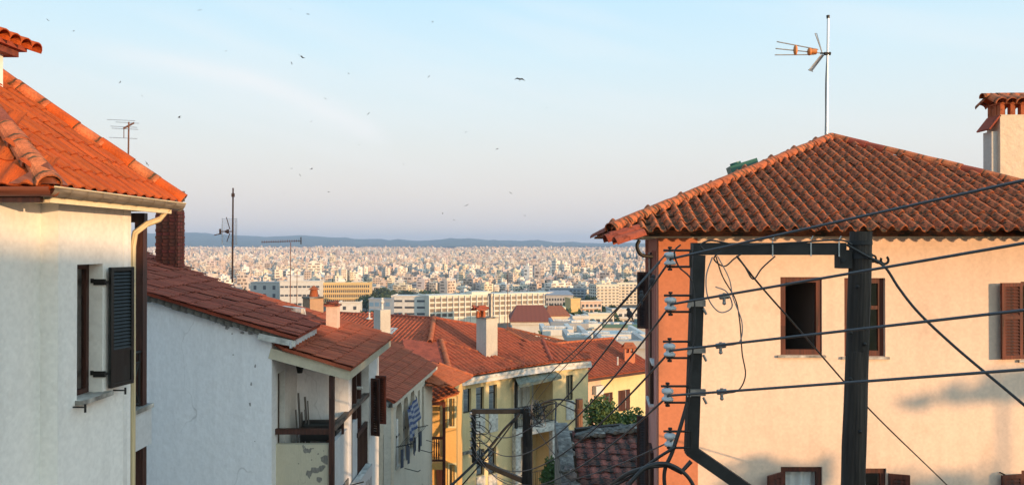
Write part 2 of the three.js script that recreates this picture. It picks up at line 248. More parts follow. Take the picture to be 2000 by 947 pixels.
function curtainGeom(f, u0, u1, y0, y1, n) { const g = new THREE.PlaneGeometry(u1 - u0, y1 - y0, 24, 1); const p = g.attributes.position; for (let i = 0; i < p.count; i++) p.setZ(i, Math.sin(p.getX(i) * 42) * 0.02 + Math.sin(p.getX(i) * 17) * 0.015); g.computeVertexNormals(); g.translate((u0 + u1) / 2, (y0 + y1) / 2, n); return g.applyMatrix4(f.m); }
const slatCache = {};
function shutter(h, f, hinge, dir, angle, w, y0, y1, mat, o = {}) {     // dir: -1 opens to the left of the hinge, +1 to the right
  const c = Math.cos(angle), s = Math.sin(angle), k = o.off ?? 0.03, P = f.at(hinge, 0, k), t = f.t.clone().multiplyScalar(dir * c).addScaledVector(f.n, s), E = P.clone().addScaledVector(t, w);
  const q = dir > 0 ? frame(P.x, P.z, E.x, E.z) : frame(E.x, E.z, P.x, P.z);
  const st = o.st ?? 0.05, T = 0.018, ps = o.panel ? y0 + (y1 - y0) * o.panel : y0;
  const g = [bx(q, 0, st, y0, y1, -T, T), bx(q, w - st, w, y0, y1, -T, T), bx(q, st, w - st, y1 - st, y1, -T + 0.001, T - 0.001), bx(q, st, w - st, y0, y0 + st, -T + 0.001, T - 0.001)];
  if (o.mid) g.push(bx(q, st, w - st, lerp(y0, y1, o.mid) - st / 2, lerp(y0, y1, o.mid) + st / 2, -T + 0.001, T - 0.001));
  if (o.panel) g.push(bx(q, st, w - st, y0 + st, ps, -T * 0.3, T * 0.4), bx(q, st, w - st, ps, ps + st * 0.7, -T + 0.001, T - 0.001));
  const sh = part(h, 'shutter', g, mat);
  const a = ps + st * (o.panel ? 0.7 : 1), b = y1 - st, sp = o.sp ?? 0.045, n = Math.floor((b - a) / sp), key = (w - 2 * st).toFixed(3) + sp;
  const sg = slatCache[key] || (slatCache[key] = boxUV(new THREE.BoxGeometry(w - 2 * st, 0.007, sp * 1.25)).rotateX(1.02));
  for (let i = 0; i < n; i++) piece(sh, 'slat', sg, mat, q.m.clone().multiply(new THREE.Matrix4().makeTranslation(w / 2, a + (i + 0.5) * (b - a) / n, 0)));
  return sh;
}

// ================================================================ THE SETTING
const GD = [[-80, -3], [-10, -6.5], [5, -8.2], [35, -14.5], [60, -20], [100, -29], [250, -47], [450, -58], [600, -62], [800, -64], [1100, -65], [2000, -63], [3000, -57], [4000, -46], [5000, -34], [6200, -26], [8000, -12], [16000, 10]];
function ground(d) { let i = 0; while (i < GD.length - 2 && d > GD[i + 1][0]) i++; const t = clamp((d - GD[i][0]) / (GD[i + 1][0] - GD[i][0])); return lerp(GD[i][1], GD[i + 1][1], t); }
{
  const zs = []; for (let d = -80; d < 60; d += 4) zs.push(d); for (let d = 60; d < 16000; d *= 1.09) zs.push(d); zs.push(16000);
  const nx = 60, P = [], UV = [], I = [];
  zs.forEach((d, j) => { const W = 120 + Math.max(0, d) * 1.3; for (let i = 0; i <= nx; i++) { const x = (i / nx * 2 - 1) * W; P.push(x, ground(d) + (d > 80 ? (fbm(x * 0.004 + 50, d * 0.004 + 50, 256, 3) - 0.5) * Math.min(6, d * 0.006) : 0), -d); UV.push(x, d); if (j && i) { const a = (j - 1) * (nx + 1) + i - 1, b = a + 1, c = j * (nx + 1) + i - 1, e = c + 1; I.push(a, b, e, a, e, c); } } });
  const g = new THREE.BufferGeometry(); g.setAttribute('position', new THREE.Float32BufferAttribute(P, 3)); g.setAttribute('uv', new THREE.Float32BufferAttribute(UV, 2)); g.setIndex(I); g.computeVertexNormals();
  const m = new THREE.Mesh(g, M([0.16, 0.15, 0.13], { map: 'ground', rough: 1 })); m.name = 'ground'; m.receiveShadow = true; tag(m, 'sloping ground falling from the old town to the plain', 'ground', null, 'structure'); scene.add(m);
  // stone-paved lane between the two rows of houses
  const lane = []; const lp = [[-20, 0.5], [-8, 0.2], [0, 0], [6, 0], [12, -0.3], [20, -0.4], [28, -0.1], [33, 0.8], [40, 4], [46, 7.5]]; const LP = [], LU = [], LI = [];
  lp.forEach(([d, x], i) => { for (const s of [-1.7, 1.7]) { LP.push(x + s, ground(d) + 0.03, -d); LU.push(x + s, d); } if (i) { const a = 2 * i - 2; LI.push(a, a + 1, a + 3, a, a + 3, a + 2); } });
  const lg = new THREE.BufferGeometry(); lg.setAttribute('position', new THREE.Float32BufferAttribute(LP, 3)); lg.setAttribute('uv', new THREE.Float32BufferAttribute(LU, 2)); lg.setIndex(LI); lg.computeVertexNormals();
  const lm = new THREE.Mesh(lg, M([0.2, 0.19, 0.18], { map: 'stone', rough: 0.9 })); lm.name = 'lane'; lm.receiveShadow = true; tag(lm, 'narrow grey lane running downhill between the houses', 'lane', null, 'structure'); scene.add(lm);
}
{ // hills beyond the city
  const ridge = [[-3000, 470], [-600, 462], [100, 458], [357, 456], [430, 458], [470, 461], [530, 462], [590, 460], [640, 465], [700, 468], [760, 469], [820, 470], [860, 467], [895, 465], [950, 468], [1000, 471], [1050, 471], [1090, 474], [1150, 475], [1250, 476], [1500, 473], [2400, 468], [5000, 475]];
  const top = px => { let i = 0; while (i < ridge.length - 2 && px > ridge[i + 1][0]) i++; const t = clamp((px - ridge[i][0]) / (ridge[i + 1][0] - ridge[i][0])); return lerp(ridge[i][1], ridge[i + 1][1], t * t * (3 - 2 * t)); };
  const nx = 420, nd = 16, P = [], I = [], UV = [];
  for (let j = 0; j <= nd; j++) { const d = 8200 + j * 330; for (let i = 0; i <= nx; i++) { const px = -2600 + i * 7200 / nx; const y1 = (HY - top(px)) / F * 12400 + (fbm(px * 0.03 + 20, 3, 256, 4) - 0.5) * 34; const k = smooth(0, 0.8, j / nd) * (j > 13 ? 1 - (j - 13) * 0.15 : 1); P.push((px - 1000) / F * d, lerp(2, y1, k) + (fbm(px * 0.05, j * 0.55 + 7, 256, 4) - 0.5) * 110 * Math.sin(Math.PI * clamp(j / nd)) * k, -d); UV.push(px * 0.02, j); if (i && j) { const a = (j - 1) * (nx + 1) + i - 1, b = a + 1, c = j * (nx + 1) + i - 1, e = c + 1; I.push(a, b, e, a, e, c); } } }
  const g = new THREE.BufferGeometry(); g.setAttribute('position', new THREE.Float32BufferAttribute(P, 3)); g.setAttribute('uv', new THREE.Float32BufferAttribute(UV, 2)); g.setIndex(I); g.computeVertexNormals();
  const m = new THREE.Mesh(g, M([0.075, 0.11, 0.055], { map: 'stone', rough: 1 })); m.name = 'hills'; tag(m, 'long low wooded hills on the horizon beyond the city', 'hills', null, 'structure'); scene.add(m);
}

// ---------------------------------------------------------------- the city on the plain
function blockGeom(w, h, dp, seed) {                         // flat-roofed apartment block: walls, recessed glazing, balcony slabs, stair head
  const r = rng(seed), gs = [], floors = Math.round(h / 3.1);
  const b = (x0, x1, y0, y1, z0, z1, c) => { const g = new THREE.BoxGeometry(x1 - x0, y1 - y0, z1 - z0).translate((x0 + x1) / 2, (y0 + y1) / 2, (z0 + z1) / 2); const col = new Float32Array(g.attributes.position.count * 3); for (let i = 0; i < col.length; i += 3) { col[i] = c[0]; col[i + 1] = c[1]; col[i + 2] = c[2]; } g.setAttribute('color', new THREE.BufferAttribute(col, 3)); g.deleteAttribute('uv'); gs.push(g); };
  const wc = [1, 1, 1], dk = [0.26, 0.25, 0.25];
  b(-w / 2, w / 2, -14, h, -dp / 2, dp / 2, wc);
  for (let k = 0; k < floors; k++) { const y = k * 3.1 + 0.6; const nb = 2 + Math.floor(r() * 2); for (let i = 0; i < nb; i++) { const x0 = -w / 2 + 0.8 + (w - 1.6) * i / nb, x1 = x0 + (w - 1.6) / nb * (0.55 + r() * 0.3); for (const s of [-1, 1]) b(x0, x1, y + 0.7, y + 2.3, s > 0 ? dp / 2 - 0.05 : -dp / 2 - 0.06, s > 0 ? dp / 2 + 0.06 : -dp / 2 + 0.05, dk); } for (const s of [-1, 1]) { const z0 = -dp / 2 + 1 + r() * 2, z1 = z0 + 2 + r() * (dp - 7); b(s > 0 ? w / 2 - 0.05 : -w / 2 - 0.06, s > 0 ? w / 2 + 0.06 : -w / 2 + 0.05, y + 0.7, y + 2.3, z0, z1, dk); }
    b(-w / 2 + 0.6, w / 2 - 0.6 - r() * w * 0.3, y - 0.25, y + 0.65, dp / 2 + 0.06, dp / 2 + 1.3, [0.95, 0.93, 0.9]); if (r() > 0.4) b(w / 2 + 0.06, w / 2 + 1.2, y - 0.25, y + 0.65, -dp / 2 + 1, dp / 2 - 2, [0.95, 0.93, 0.9]); }
  b(-w * 0.2, w * 0.15, h, h + 2.6, -dp * 0.2, dp * 0.1, [0.9, 0.88, 0.84]); b(w * 0.2, w * 0.32, h, h + 1.6, -dp * 0.3, -dp * 0.1, [0.6, 0.6, 0.62]);
  return mergeGeometries(gs);
}
const BLK = [[16, 19, 13, 1], [22, 16, 14, 2], [14, 22, 14, 3], [28, 19, 13, 4], [18, 13, 12, 5], [12, 16, 18, 6]].map(a => blockGeom(...a));
const TINT = [[0.68, 0.59, 0.49], [0.72, 0.66, 0.57], [0.64, 0.53, 0.44], [0.76, 0.72, 0.66], [0.58, 0.45, 0.36], [0.66, 0.54, 0.49], [0.5, 0.43, 0.38], [0.72, 0.62, 0.46]];
const tintMat = TINT.map(c => M(c, { vc: true, rough: 0.9 }));
// taller trees, built once and copied
function crownGeom(seed, rx, ry, n, leaf, lobes = 9) {
  const r = rng(seed), P = []; const L = Array.from({ length: lobes }, () => { const a = r() * 6.283, b = Math.acos(2 * r() - 1), k = 0.25 + 0.45 * r(); return [Math.cos(a) * Math.sin(b) * rx * k, Math.cos(b) * ry * k, Math.sin(a) * Math.sin(b) * rx * k, 0.32 + r() * 0.28]; });
  for (let i = 0; i < n; i++) { const l = L[Math.floor(r() * lobes)], a = r() * 6.283, cb = 2 * r() - 1, sb = Math.sqrt(1 - cb * cb), q = Math.pow(r(), 0.45); const c = new V3(l[0] + Math.cos(a) * sb * rx * l[3] * q, l[1] + cb * ry * l[3] * q, l[2] + Math.sin(a) * sb * rx * l[3] * q); const t1 = new V3(r() - 0.5, r() - 0.5, r() - 0.5).normalize(), t2 = new V3(r() - 0.5, r() - 0.5, r() - 0.5).cross(t1).normalize(), s = leaf * (0.6 + r() * 0.8); const A = c.clone().addScaledVector(t1, s), B = c.clone().addScaledVector(t2, s * 0.5), C = c.clone().addScaledVector(t1, -s), D = c.clone().addScaledVector(t2, -s * 0.5); for (const v of [A, B, C, A, C, D]) P.push(v.x, v.y, v.z); }
  const g = new THREE.BufferGeometry(); g.setAttribute('position', new THREE.Float32BufferAttribute(P, 3)); g.computeVertexNormals(); return g;
}
const farCrown = [1, 2, 3].map(s => crownGeom(s + 40, 4.2, 4.0, 700, 0.75));
const farTrunk = new THREE.CylinderGeometry(0.16, 0.34, 6, 7).translate(0, 1, 0);
function farTree(px, pyTop, d, label, group, kind = 0) {       // stands on the ground at distance d, its top at row pyTop
  const b = pt(px, pyTop, d), gy = ground(d) - 0.3, s = clamp((b.y - gy) / 10.2, 0.3, 2.4), t = thing('tree', label, 'tree', new V3(b.x, gy, b.z), group);
  const tr = new THREE.Mesh(farTrunk, MAT.bark); tr.name = 'trunk'; const cr = new THREE.Mesh(farCrown[kind % 3], MAT.leafFar); cr.name = 'crown'; cr.position.y = 6.2; t.add(tr, cr); t.scale.set(s * 1.1, s, s * 1.1); t.rotation.y = px; for (const m of [tr, cr]) m.castShadow = m.receiveShadow = true; return t;
}
{
  const r = rng(2024), near = [], far = [];
  for (let d = 930; d < 6300; d *= 1 + 20 / d) {
    const half = 0.40 * d, sp = 18.5 + d * 0.0006;
    for (let x = -half - d * 0.16; x < half * 0.72; x += sp) {
      const xx = x + (r() - 0.5) * 13, dd = d + (r() - 0.5) * 17, g = fbm(xx * 0.004 + 90, dd * 0.004 + 11, 256, 3), px = 1000 + xx / dd * F; const q = r(), v = r(), k = r(), t = r();
      if (g > 0.64) continue;                                    // parks and squares
      if (dd < 1250 && px > 1190) continue; if (dd > 2600 && dd < 3600 && px > 1195 && px < 1260) continue;
      const rec = { x: xx, y: ground(dd), z: -dd, s: 0.5 + q * 0.5, sy: 0.5 + v * v * 0.75 + (r() > 0.93 ? 0.5 : 0), rot: (fbm(xx * 0.002, dd * 0.002 + 5, 256, 2) - 0.5) * 3 + (r() > 0.5 ? Math.PI / 2 : 0), v: Math.floor(k * 6), t: Math.floor(t * 8) };
      (near.length < 300 && px > 350 && px < 1250 ? near : far).push(rec);
    }
  }
  for (const b of near) { const m = new THREE.Mesh(BLK[b.v], tintMat[b.t]); m.name = numbered('apartment_block'); m.position.set(b.x, b.y, b.z); m.rotation.y = b.rot; m.scale.set(b.s, b.sy, b.s); m.castShadow = m.receiveShadow = true; scene.add(m); tag(m, 'pale flat-roofed apartment block with balconies in the dense city on the plain', 'building', 'apartment blocks on the plain'); }
  const city = new THREE.Group(); city.name = 'distant_city'; tag(city, 'mass of small pale apartment blocks spreading to the foot of the hills', 'city', null, 'stuff'); scene.add(city);
  const mw = M([1, 1, 1], { vc: true, rough: 0.9 });
  BLK.forEach((g, v) => { const L = far.filter(b => b.v === v), im = new THREE.InstancedMesh(g, mw, L.length); im.name = 'apartment_blocks'; im.userData.kind = 'stuff'; const o = new THREE.Object3D(), c = new THREE.Color(); L.forEach((b, i) => { o.position.set(b.x, b.y, b.z); o.rotation.set(0, b.rot, 0); o.scale.set(b.s, b.sy, b.s); o.updateMatrix(); im.setMatrixAt(i, o.matrix); im.setColorAt(i, c.setRGB(...TINT[b.t])); }); city.add(im); });
  // greenery between the far blocks, too small to pick apart
  const n = 2600, im = new THREE.InstancedMesh(crownGeom(77, 5, 4, 60, 2.2, 5), MAT.leafFar, n), o = new THREE.Object3D(); im.name = 'distant_trees';
  for (let i = 0; i < n; i++) { const d = 900 + Math.pow(r(), 1.4) * 5200, x = (r() * 0.78 - 0.5) * d; o.position.set(x, ground(d) + 4, -d); const s = 0.7 + r() * 1.1; o.scale.set(s * 1.3, s, s * 1.3); o.rotation.y = r() * 6; o.updateMatrix(); im.setMatrixAt(i, o.matrix); }
  tag(im, 'dark green trees scattered between the far city blocks', 'trees', null, 'stuff'); scene.add(im);
}
// ---------------------------------------------------------------- single buildings on the plain
// a block with storeys of separate windows on its two seen faces; px0..px1 front face, turned by rot
function midBlock(px0, px1, pyT, d, h, depth, rot, mat, o) {
  const y1 = (HY - pyT) / F * d, y0 = Math.min(y1 - h, ground(d) - 1), A = pt(px0, 0, d), w = (px1 - px0) / F * d / Math.cos(rot) * (o.ws || 1);
  const f = frame(A.x, A.z, A.x + Math.cos(rot), A.z - Math.sin(rot)), t = thing(o.name || 'city_building', o.label, 'building', new V3(A.x, y0, A.z), o.group);
  const side = frame(A.x - f.n.x * depth, A.z - f.n.z * depth, A.x, A.z), rs = frame(A.x + f.t.x * w, A.z + f.t.z * w, A.x + f.t.x * w - f.n.x * depth, A.z + f.t.z * w - f.n.z * depth);
  part(t, 'wall', bx(f, 0, w, y0, y1, -depth, 0), mat);
  part(t, 'parapet', [bx(f, -0.3, w + 0.3, y1, y1 + 0.8, -0.6, 0.3), bx(f, -0.3, 0.3, y1, y1 + 0.8, -depth, -0.6), bx(f, w - 0.3, w + 0.3, y1, y1 + 0.8, -depth, -0.6)], o.trim || mat);
  if (o.head) part(t, 'stair_head', bx(f, w * o.head[0], w * o.head[1], y1, y1 + o.head[2], -depth * 0.7, -depth * 0.25), mat);
  if (o.roofMat) part(t, 'roof', [slab([f.at(-0.6, y1 + 0.82, 0.8), f.at(w + 0.6, y1 + 0.82, 0.8), f.at(w * 0.85, y1 + 0.8 + depth * 0.22, -depth / 2), f.at(w * 0.15, y1 + 0.8 + depth * 0.22, -depth / 2)], 0.2), slab([f.at(-0.6, y1 + 0.82, 0.8), f.at(w * 0.15, y1 + 0.8 + depth * 0.22, -depth / 2), f.at(-0.6, y1 + 0.82, -depth)], 0.2), slab([f.at(w + 0.6, y1 + 0.82, 0.8), f.at(w + 0.6, y1 + 0.82, -depth), f.at(w * 0.85, y1 + 0.8 + depth * 0.22, -depth / 2)], 0.2), slab([f.at(-0.6, y1 + 0.82, -depth), f.at(w + 0.6, y1 + 0.82, -depth), f.at(w * 0.85, y1 + 0.8 + depth * 0.22, -depth / 2), f.at(w * 0.15, y1 + 0.8 + depth * 0.22, -depth / 2)], 0.2)], o.roofMat);
  const glass = o.glass || glassFar, row = o.row || 3.2, nf = Math.floor((y1 - y0 - 1) / row), fl = o.floors ?? nf;
  const put = (fr, W, cols, big) => { if (!cols) return; const ww = W / cols * (o.fill ?? 0.6), geo = new THREE.BoxGeometry(ww, row * (o.tall ?? 0.55), 0.16); for (let k = 0; k < Math.min(nf, fl); k++) for (let i = 0; i < cols; i++) piece(t, 'window', geo, glass, fr.m.clone().multiply(new THREE.Matrix4().makeTranslation((i + 0.5) * W / cols, y1 - 1.0 - (k + 0.5) * row, 0.02))); };
  const band = (fr, W, cols) => { const L = []; for (let k = 0; k < Math.min(nf, fl); k++) { const cy = y1 - 1.0 - (k + 0.5) * row; for (let i = 0; i < cols; i++) { const cx = (i + 0.5) * W / cols, ww = W / cols * (o.fill ?? 0.6) / 2; L.push(bx(fr, cx - ww, cx + ww, cy - row * 0.26, cy + row * 0.26, -0.06, 0.1)); } } if (L.length) part(t, 'windows', L, glass).userData.kind = 'stuff'; };
  if (o.small) { band(f, w, o.cols); if (o.scols) { band(side, depth, o.scols); band(rs, depth, o.scols); } } else { put(f, w, o.cols); put(side, depth, o.scols); }
  if (o.fins) { const L = []; for (let i = 0; i <= o.cols; i++) L.push(bx(f, i * w / o.cols - 0.35, i * w / o.cols + 0.35, y0, y1 - 0.02, 0, 1.1)); for (const l of L) part(t, 'fin', l, o.trim || mat); for (let k = 1; k <= Math.min(nf, fl); k++) part(t, 'ledge', bx(f, 0, w, y1 - 1.0 - k * row - 0.35, y1 - 1.0 - k * row + 0.35, 0, 0.7), o.trim || mat); }
  if (o.balc) for (let k = 0; k < Math.min(nf, fl); k++) part(t, 'balcony', bx(f, 0.8, w - 0.8, y1 - 1.0 - (k + 1) * row, y1 - (k + 1) * row, 0.12, 1.5), o.trim || mat);
  return t;
}
const glassFar = M([0.06, 0.065, 0.075], { rough: 0.25 }), glassWarm = M([0.06, 0.045, 0.035], { rough: 0.4 });
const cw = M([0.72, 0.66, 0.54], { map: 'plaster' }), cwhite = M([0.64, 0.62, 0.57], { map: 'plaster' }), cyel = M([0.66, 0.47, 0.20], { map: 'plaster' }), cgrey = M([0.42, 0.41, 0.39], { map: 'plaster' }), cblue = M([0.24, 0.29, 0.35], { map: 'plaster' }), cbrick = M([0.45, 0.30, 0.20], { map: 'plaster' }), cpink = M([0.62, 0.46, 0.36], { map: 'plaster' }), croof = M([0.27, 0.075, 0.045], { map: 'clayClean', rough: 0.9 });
midBlock(838, 1062, 579, 600, 24, 30, 24 * R, cw, { name: 'university_building', label: 'long cream university building with white fins and rows of tall windows', cols: 22, floors: 4, row: 4.1, fins: true, fill: 0.72, tall: 0.62, glass: glassWarm, head: [0.35, 0.5, 2.2], trim: M([0.78, 0.74, 0.64], { map: 'plaster' }), ws: 1.12 });
midBlock(764, 836, 579, 612, 24, 26, -3 * R, cwhite, { name: 'university_building', label: 'white end block with six wide dark windows joined to finned university building', cols: 3, floors: 3, row: 5.2, fill: 0.8, tall: 0.32 });
midBlock(622, 720, 553, 820, 42, 26, 4 * R, cyel, { label: 'ochre office block with close rows of small windows between white ledges', cols: 26, floors: 6, row: 5.2, fill: 0.62, small: true, fins: false, balc: true, trim: M([0.72, 0.55, 0.28], { map: 'plaster' }) });
midBlock(546, 622, 550, 790, 30, 34, 6 * R, cwhite, { label: 'white modern block with two dark window strips left of the ochre office block', cols: 9, floors: 3, row: 9, fill: 0.8, tall: 0.22, head: [0.15, 0.5, 6], scols: 2 });
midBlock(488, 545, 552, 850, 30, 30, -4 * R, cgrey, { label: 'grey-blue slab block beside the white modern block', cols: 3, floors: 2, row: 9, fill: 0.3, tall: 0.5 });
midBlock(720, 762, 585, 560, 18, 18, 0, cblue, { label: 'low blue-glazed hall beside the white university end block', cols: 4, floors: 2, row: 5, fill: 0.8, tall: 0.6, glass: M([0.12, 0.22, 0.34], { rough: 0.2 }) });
midBlock(662, 702, 592, 420, 9, 12, 0.1, cwhite, { label: 'small plain white flat-roofed house below the ochre office block', cols: 2, floors: 1, row: 3.5, fill: 0.3 });
midBlock(776, 830, 552, 980, 34, 20, 0.15, cpink, { label: 'pinkish apartment block with balcony bands behind the university roof', cols: 7, floors: 9, row: 3.4, small: true, balc: true, scols: 3 });
midBlock(838, 900, 554, 1010, 30, 20, -0.1, cw, { label: 'beige apartment block with balcony bands beside the brick tower', cols: 8, floors: 8, row: 3.4, small: true, balc: true, scols: 3 });
midBlock(924, 941, 543, 1050, 36, 14, 0.25, cbrick, { label: 'narrow brown brick tower rising over the university building', cols: 3, floors: 10, row: 3.4, small: true, scols: 2 });
midBlock(958, 1052, 557, 960, 26, 18, 0.1, cw, { label: 'wide cream apartment row with balconies behind the finned building', cols: 12, floors: 7, row: 3.4, small: true, balc: true, scols: 3 });
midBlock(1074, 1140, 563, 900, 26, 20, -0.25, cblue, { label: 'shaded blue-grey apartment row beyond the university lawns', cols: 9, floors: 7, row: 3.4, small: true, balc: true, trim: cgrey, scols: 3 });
midBlock(1066, 1120, 578, 640, 12, 16, 0.05, cgrey, { label: 'long grey two-storey school with a low roof among trees', cols: 10, floors: 2, row: 4, small: true, scols: 3, roofMat: cblue });
midBlock(1165, 1212, 557, 800, 34, 20, 0.3, cw, { label: 'cream apartment block with stacked balconies beside the dark pink house wall', cols: 6, floors: 9, row: 3.2, small: true, balc: true, scols: 4 });
midBlock(1206, 1262, 553, 830, 36, 20, 0.2, cw, { label: 'taller cream apartment block with stacked balconies next to the rose wall', cols: 7, floors: 9, row: 3.2, small: true, balc: true, scols: 4 });
midBlock(1170, 1200, 538, 1250, 40, 22, 0.2, cpink, { label: 'pinkish tower block behind the cream apartment blocks', cols: 6, floors: 11, row: 3.3, small: true, balc: true, scols: 4 });
midBlock(1115, 1134, 585, 480, 12, 14, 0.2, cyel, { label: 'bright yellow cube-shaped block with a blank wall among trees', cols: 0 });
midBlock(1135, 1176, 589, 500, 9, 12, 0.15, cpink, { label: 'low orange and white building beside the yellow cube', cols: 5, floors: 2, row: 3.6, small: true, balc: true, trim: cwhite });
midBlock(1068, 1104, 604, 300, 6, 8, 0.05, M([0.78, 0.72, 0.48], { map: 'plaster' }), { label: 'low pale yellow shed with a plain wall among dark trees', cols: 0 });
midBlock(1000, 1076, 634, 170, 6, 14, 0.02, cwhite, { label: 'white house with long dark red hipped roof and small windows', cols: 6, floors: 1, row: 3, fill: 0.25, tall: 0.5, roofMat: croof });
midBlock(1070, 1110, 622, 200, 6, 10, 0.1, cw, { label: 'low house with an orange-red roof behind the blue shed', cols: 2, floors: 1, row: 3, fill: 0.25, roofMat: M([0.40, 0.12, 0.05], { map: 'clayClean' }) });
midBlock(1078, 1118, 636, 150, 8, 8, 0, cblue, { label: 'blue-grey sheet-metal shed between white flat roofs', cols: 0 });
midBlock(1116, 1146, 641, 120, 9, 7, -0.1, cgrey, { label: 'light grey concrete stair block on flat roof', cols: 0 });
midBlock(1146, 1172, 642, 122, 9, 7, 0.25, cwhite, { label: 'sunlit white cube-shaped block with one small window', cols: 2, floors: 1, row: 3, fill: 0.16, tall: 0.3 });
midBlock(1172, 1262, 640, 180, 8, 14, 0.02, cgrey, { label: 'workshop with dark window strip under a green metal roof edge', cols: 6, floors: 1, row: 3, fill: 0.85, tall: 0.45, trim: M([0.06, 0.14, 0.12], { rough: 0.6 }) });
midBlock(1120, 1150, 622, 230, 9, 8, 0.1, cwhite, { label: 'small white rooftop house with a square window behind the grey stair block', cols: 2, floors: 1, row: 3, fill: 0.3, tall: 0.4 });
midBlock(1064, 1116, 655, 100, 8, 8, 0.02, cwhite, { label: 'white parapet terrace in front of the blue-grey shed', cols: 0 });
midBlock(1112, 1150, 671, 88, 8, 8, 0, cgrey, { label: 'grey flat terrace just behind the tiled roofs', cols: 0 });
midBlock(1150, 1262, 664, 105, 8, 12, 0.03, cwhite, { label: 'pale flat roof terrace with a rounded light parapet', cols: 0 });
midBlock(1180, 1262, 680, 80, 8, 8, 0, cgrey, { label: 'grey flat-roofed annex behind the terracotta chimney house', cols: 0 });
midBlock(1150, 1200, 615, 320, 12, 12, 0.1, cw, { label: 'small beige block with balconies among the palms', cols: 4, floors: 3, row: 3.2, small: true, balc: true });
midBlock(1196, 1262, 606, 380, 14, 14, 0.1, cwhite, { label: 'white four-storey block behind the green-roofed workshop', cols: 6, floors: 4, row: 3.2, small: true, balc: true });
for (const [px, py, d, k] of [[724, 572, 700, 0], [734, 566, 760, 1], [745, 571, 720, 2], [756, 566, 800, 1], [766, 572, 690, 0], [740, 560, 880, 2], [752, 558, 900, 0], [716, 574, 740, 2], [764, 562, 860, 1], [730, 582, 660, 0]]) farTree(px, py, d, 'dark tree in the grove beside the ochre office block', 'grove by the ochre office block', k);
for (const [px, py, d, k] of [[1068, 606, 330, 0], [1086, 590, 520, 1], [1098, 588, 520, 2], [1110, 596, 470, 0], [1104, 606, 300, 1], [1118, 602, 310, 2], [1138, 596, 400, 0], [1148, 598, 380, 1], [1160, 598, 360, 2], [1172, 596, 370, 0], [1184, 600, 380, 1], [1120, 574, 700, 2], [1150, 574, 720, 0], [1092, 576, 720, 1], [1104, 580, 660, 0], [1140, 606, 330, 2], [1190, 590, 520, 0]]) farTree(px, py, d, 'dark green tree among the low flat roofs right of the finned building', 'trees among the flat roofs', k);
for (let i = 0; i < 18; i++) farTree(1194 + (i % 9) * 7, 545 - Math.floor(i / 9) * 13 - (i % 3) * 3, 1500 + Math.floor(i / 9) * 50 + (i * 37 % 40), 'dark green tree on the wooded knoll behind the tower blocks', 'trees on the wooded knoll', i);
for (const [px, py, d, k] of [[704, 590, 430, 0], [1050, 633, 150, 1], [1072, 634, 140, 2]]) farTree(px, py, d, 'small garden tree standing beside a low white house', 'garden trees', k);

// ================================================================ NEAR HOUSES
// painted skin that has come off in flakes: spots [u, y, radius] in metres on a wall of size w x h below y = 0
function flakeMat(base, under, w, h, spots, seed, n = 1024) {
  const b = base.map(v => Math.pow(v, 1 / 2.2)), un = under.map(v => Math.pow(v, 1 / 2.2));
  const t = texture(n, (s, v) => {
    const u = s * w, y = (v - 1) * h; let k = 0;
    for (const [a, c, r, q] of spots) { const dx = u - a, dy = y - c; if (Math.abs(dx) > r * 2.2 || Math.abs(dy) > r * 2.2) continue; k = Math.max(k, 1.25 - Math.hypot(dx, dy * (q || 1.3)) / r + (fbm(u * 10 + seed, y * 10 + 50, 256, 5) - 0.5) * 3.4 - 0.6); }
    const f = smooth(0.0, 0.08, k), big = fbm(s * 7 + seed, v * 7, 7, 5), st = fbm(s * 60, v * 5, 60, 4), fine = fbm(s * 200, v * 200, 200, 2), crack = smooth(0.012, 0.0, Math.abs(fbm(s * 9 + 3, v * 11 + seed, 9, 4) - 0.5)) * smooth(0.55, 0.7, fbm(s * 5, v * 5 + 2, 5, 2));
    const m = 1 + (big - 0.5) * 0.06 + (st - 0.5) * 0.04 + (fine - 0.5) * 0.06 - crack * 0.12;
    return [0, 1, 2].map(i => lerp(b[i] * m, un[i] * (0.8 + fine * 0.4), f));
  }, 1);
  t.repeat.set(1 / w, 1 / h); const m = M([1, 1, 1], { bump: 'plasterBump', bs: 0.006, rough: 0.93 }); m.map = t; return m;
}
const G0 = d => ground(d) - 0.4;

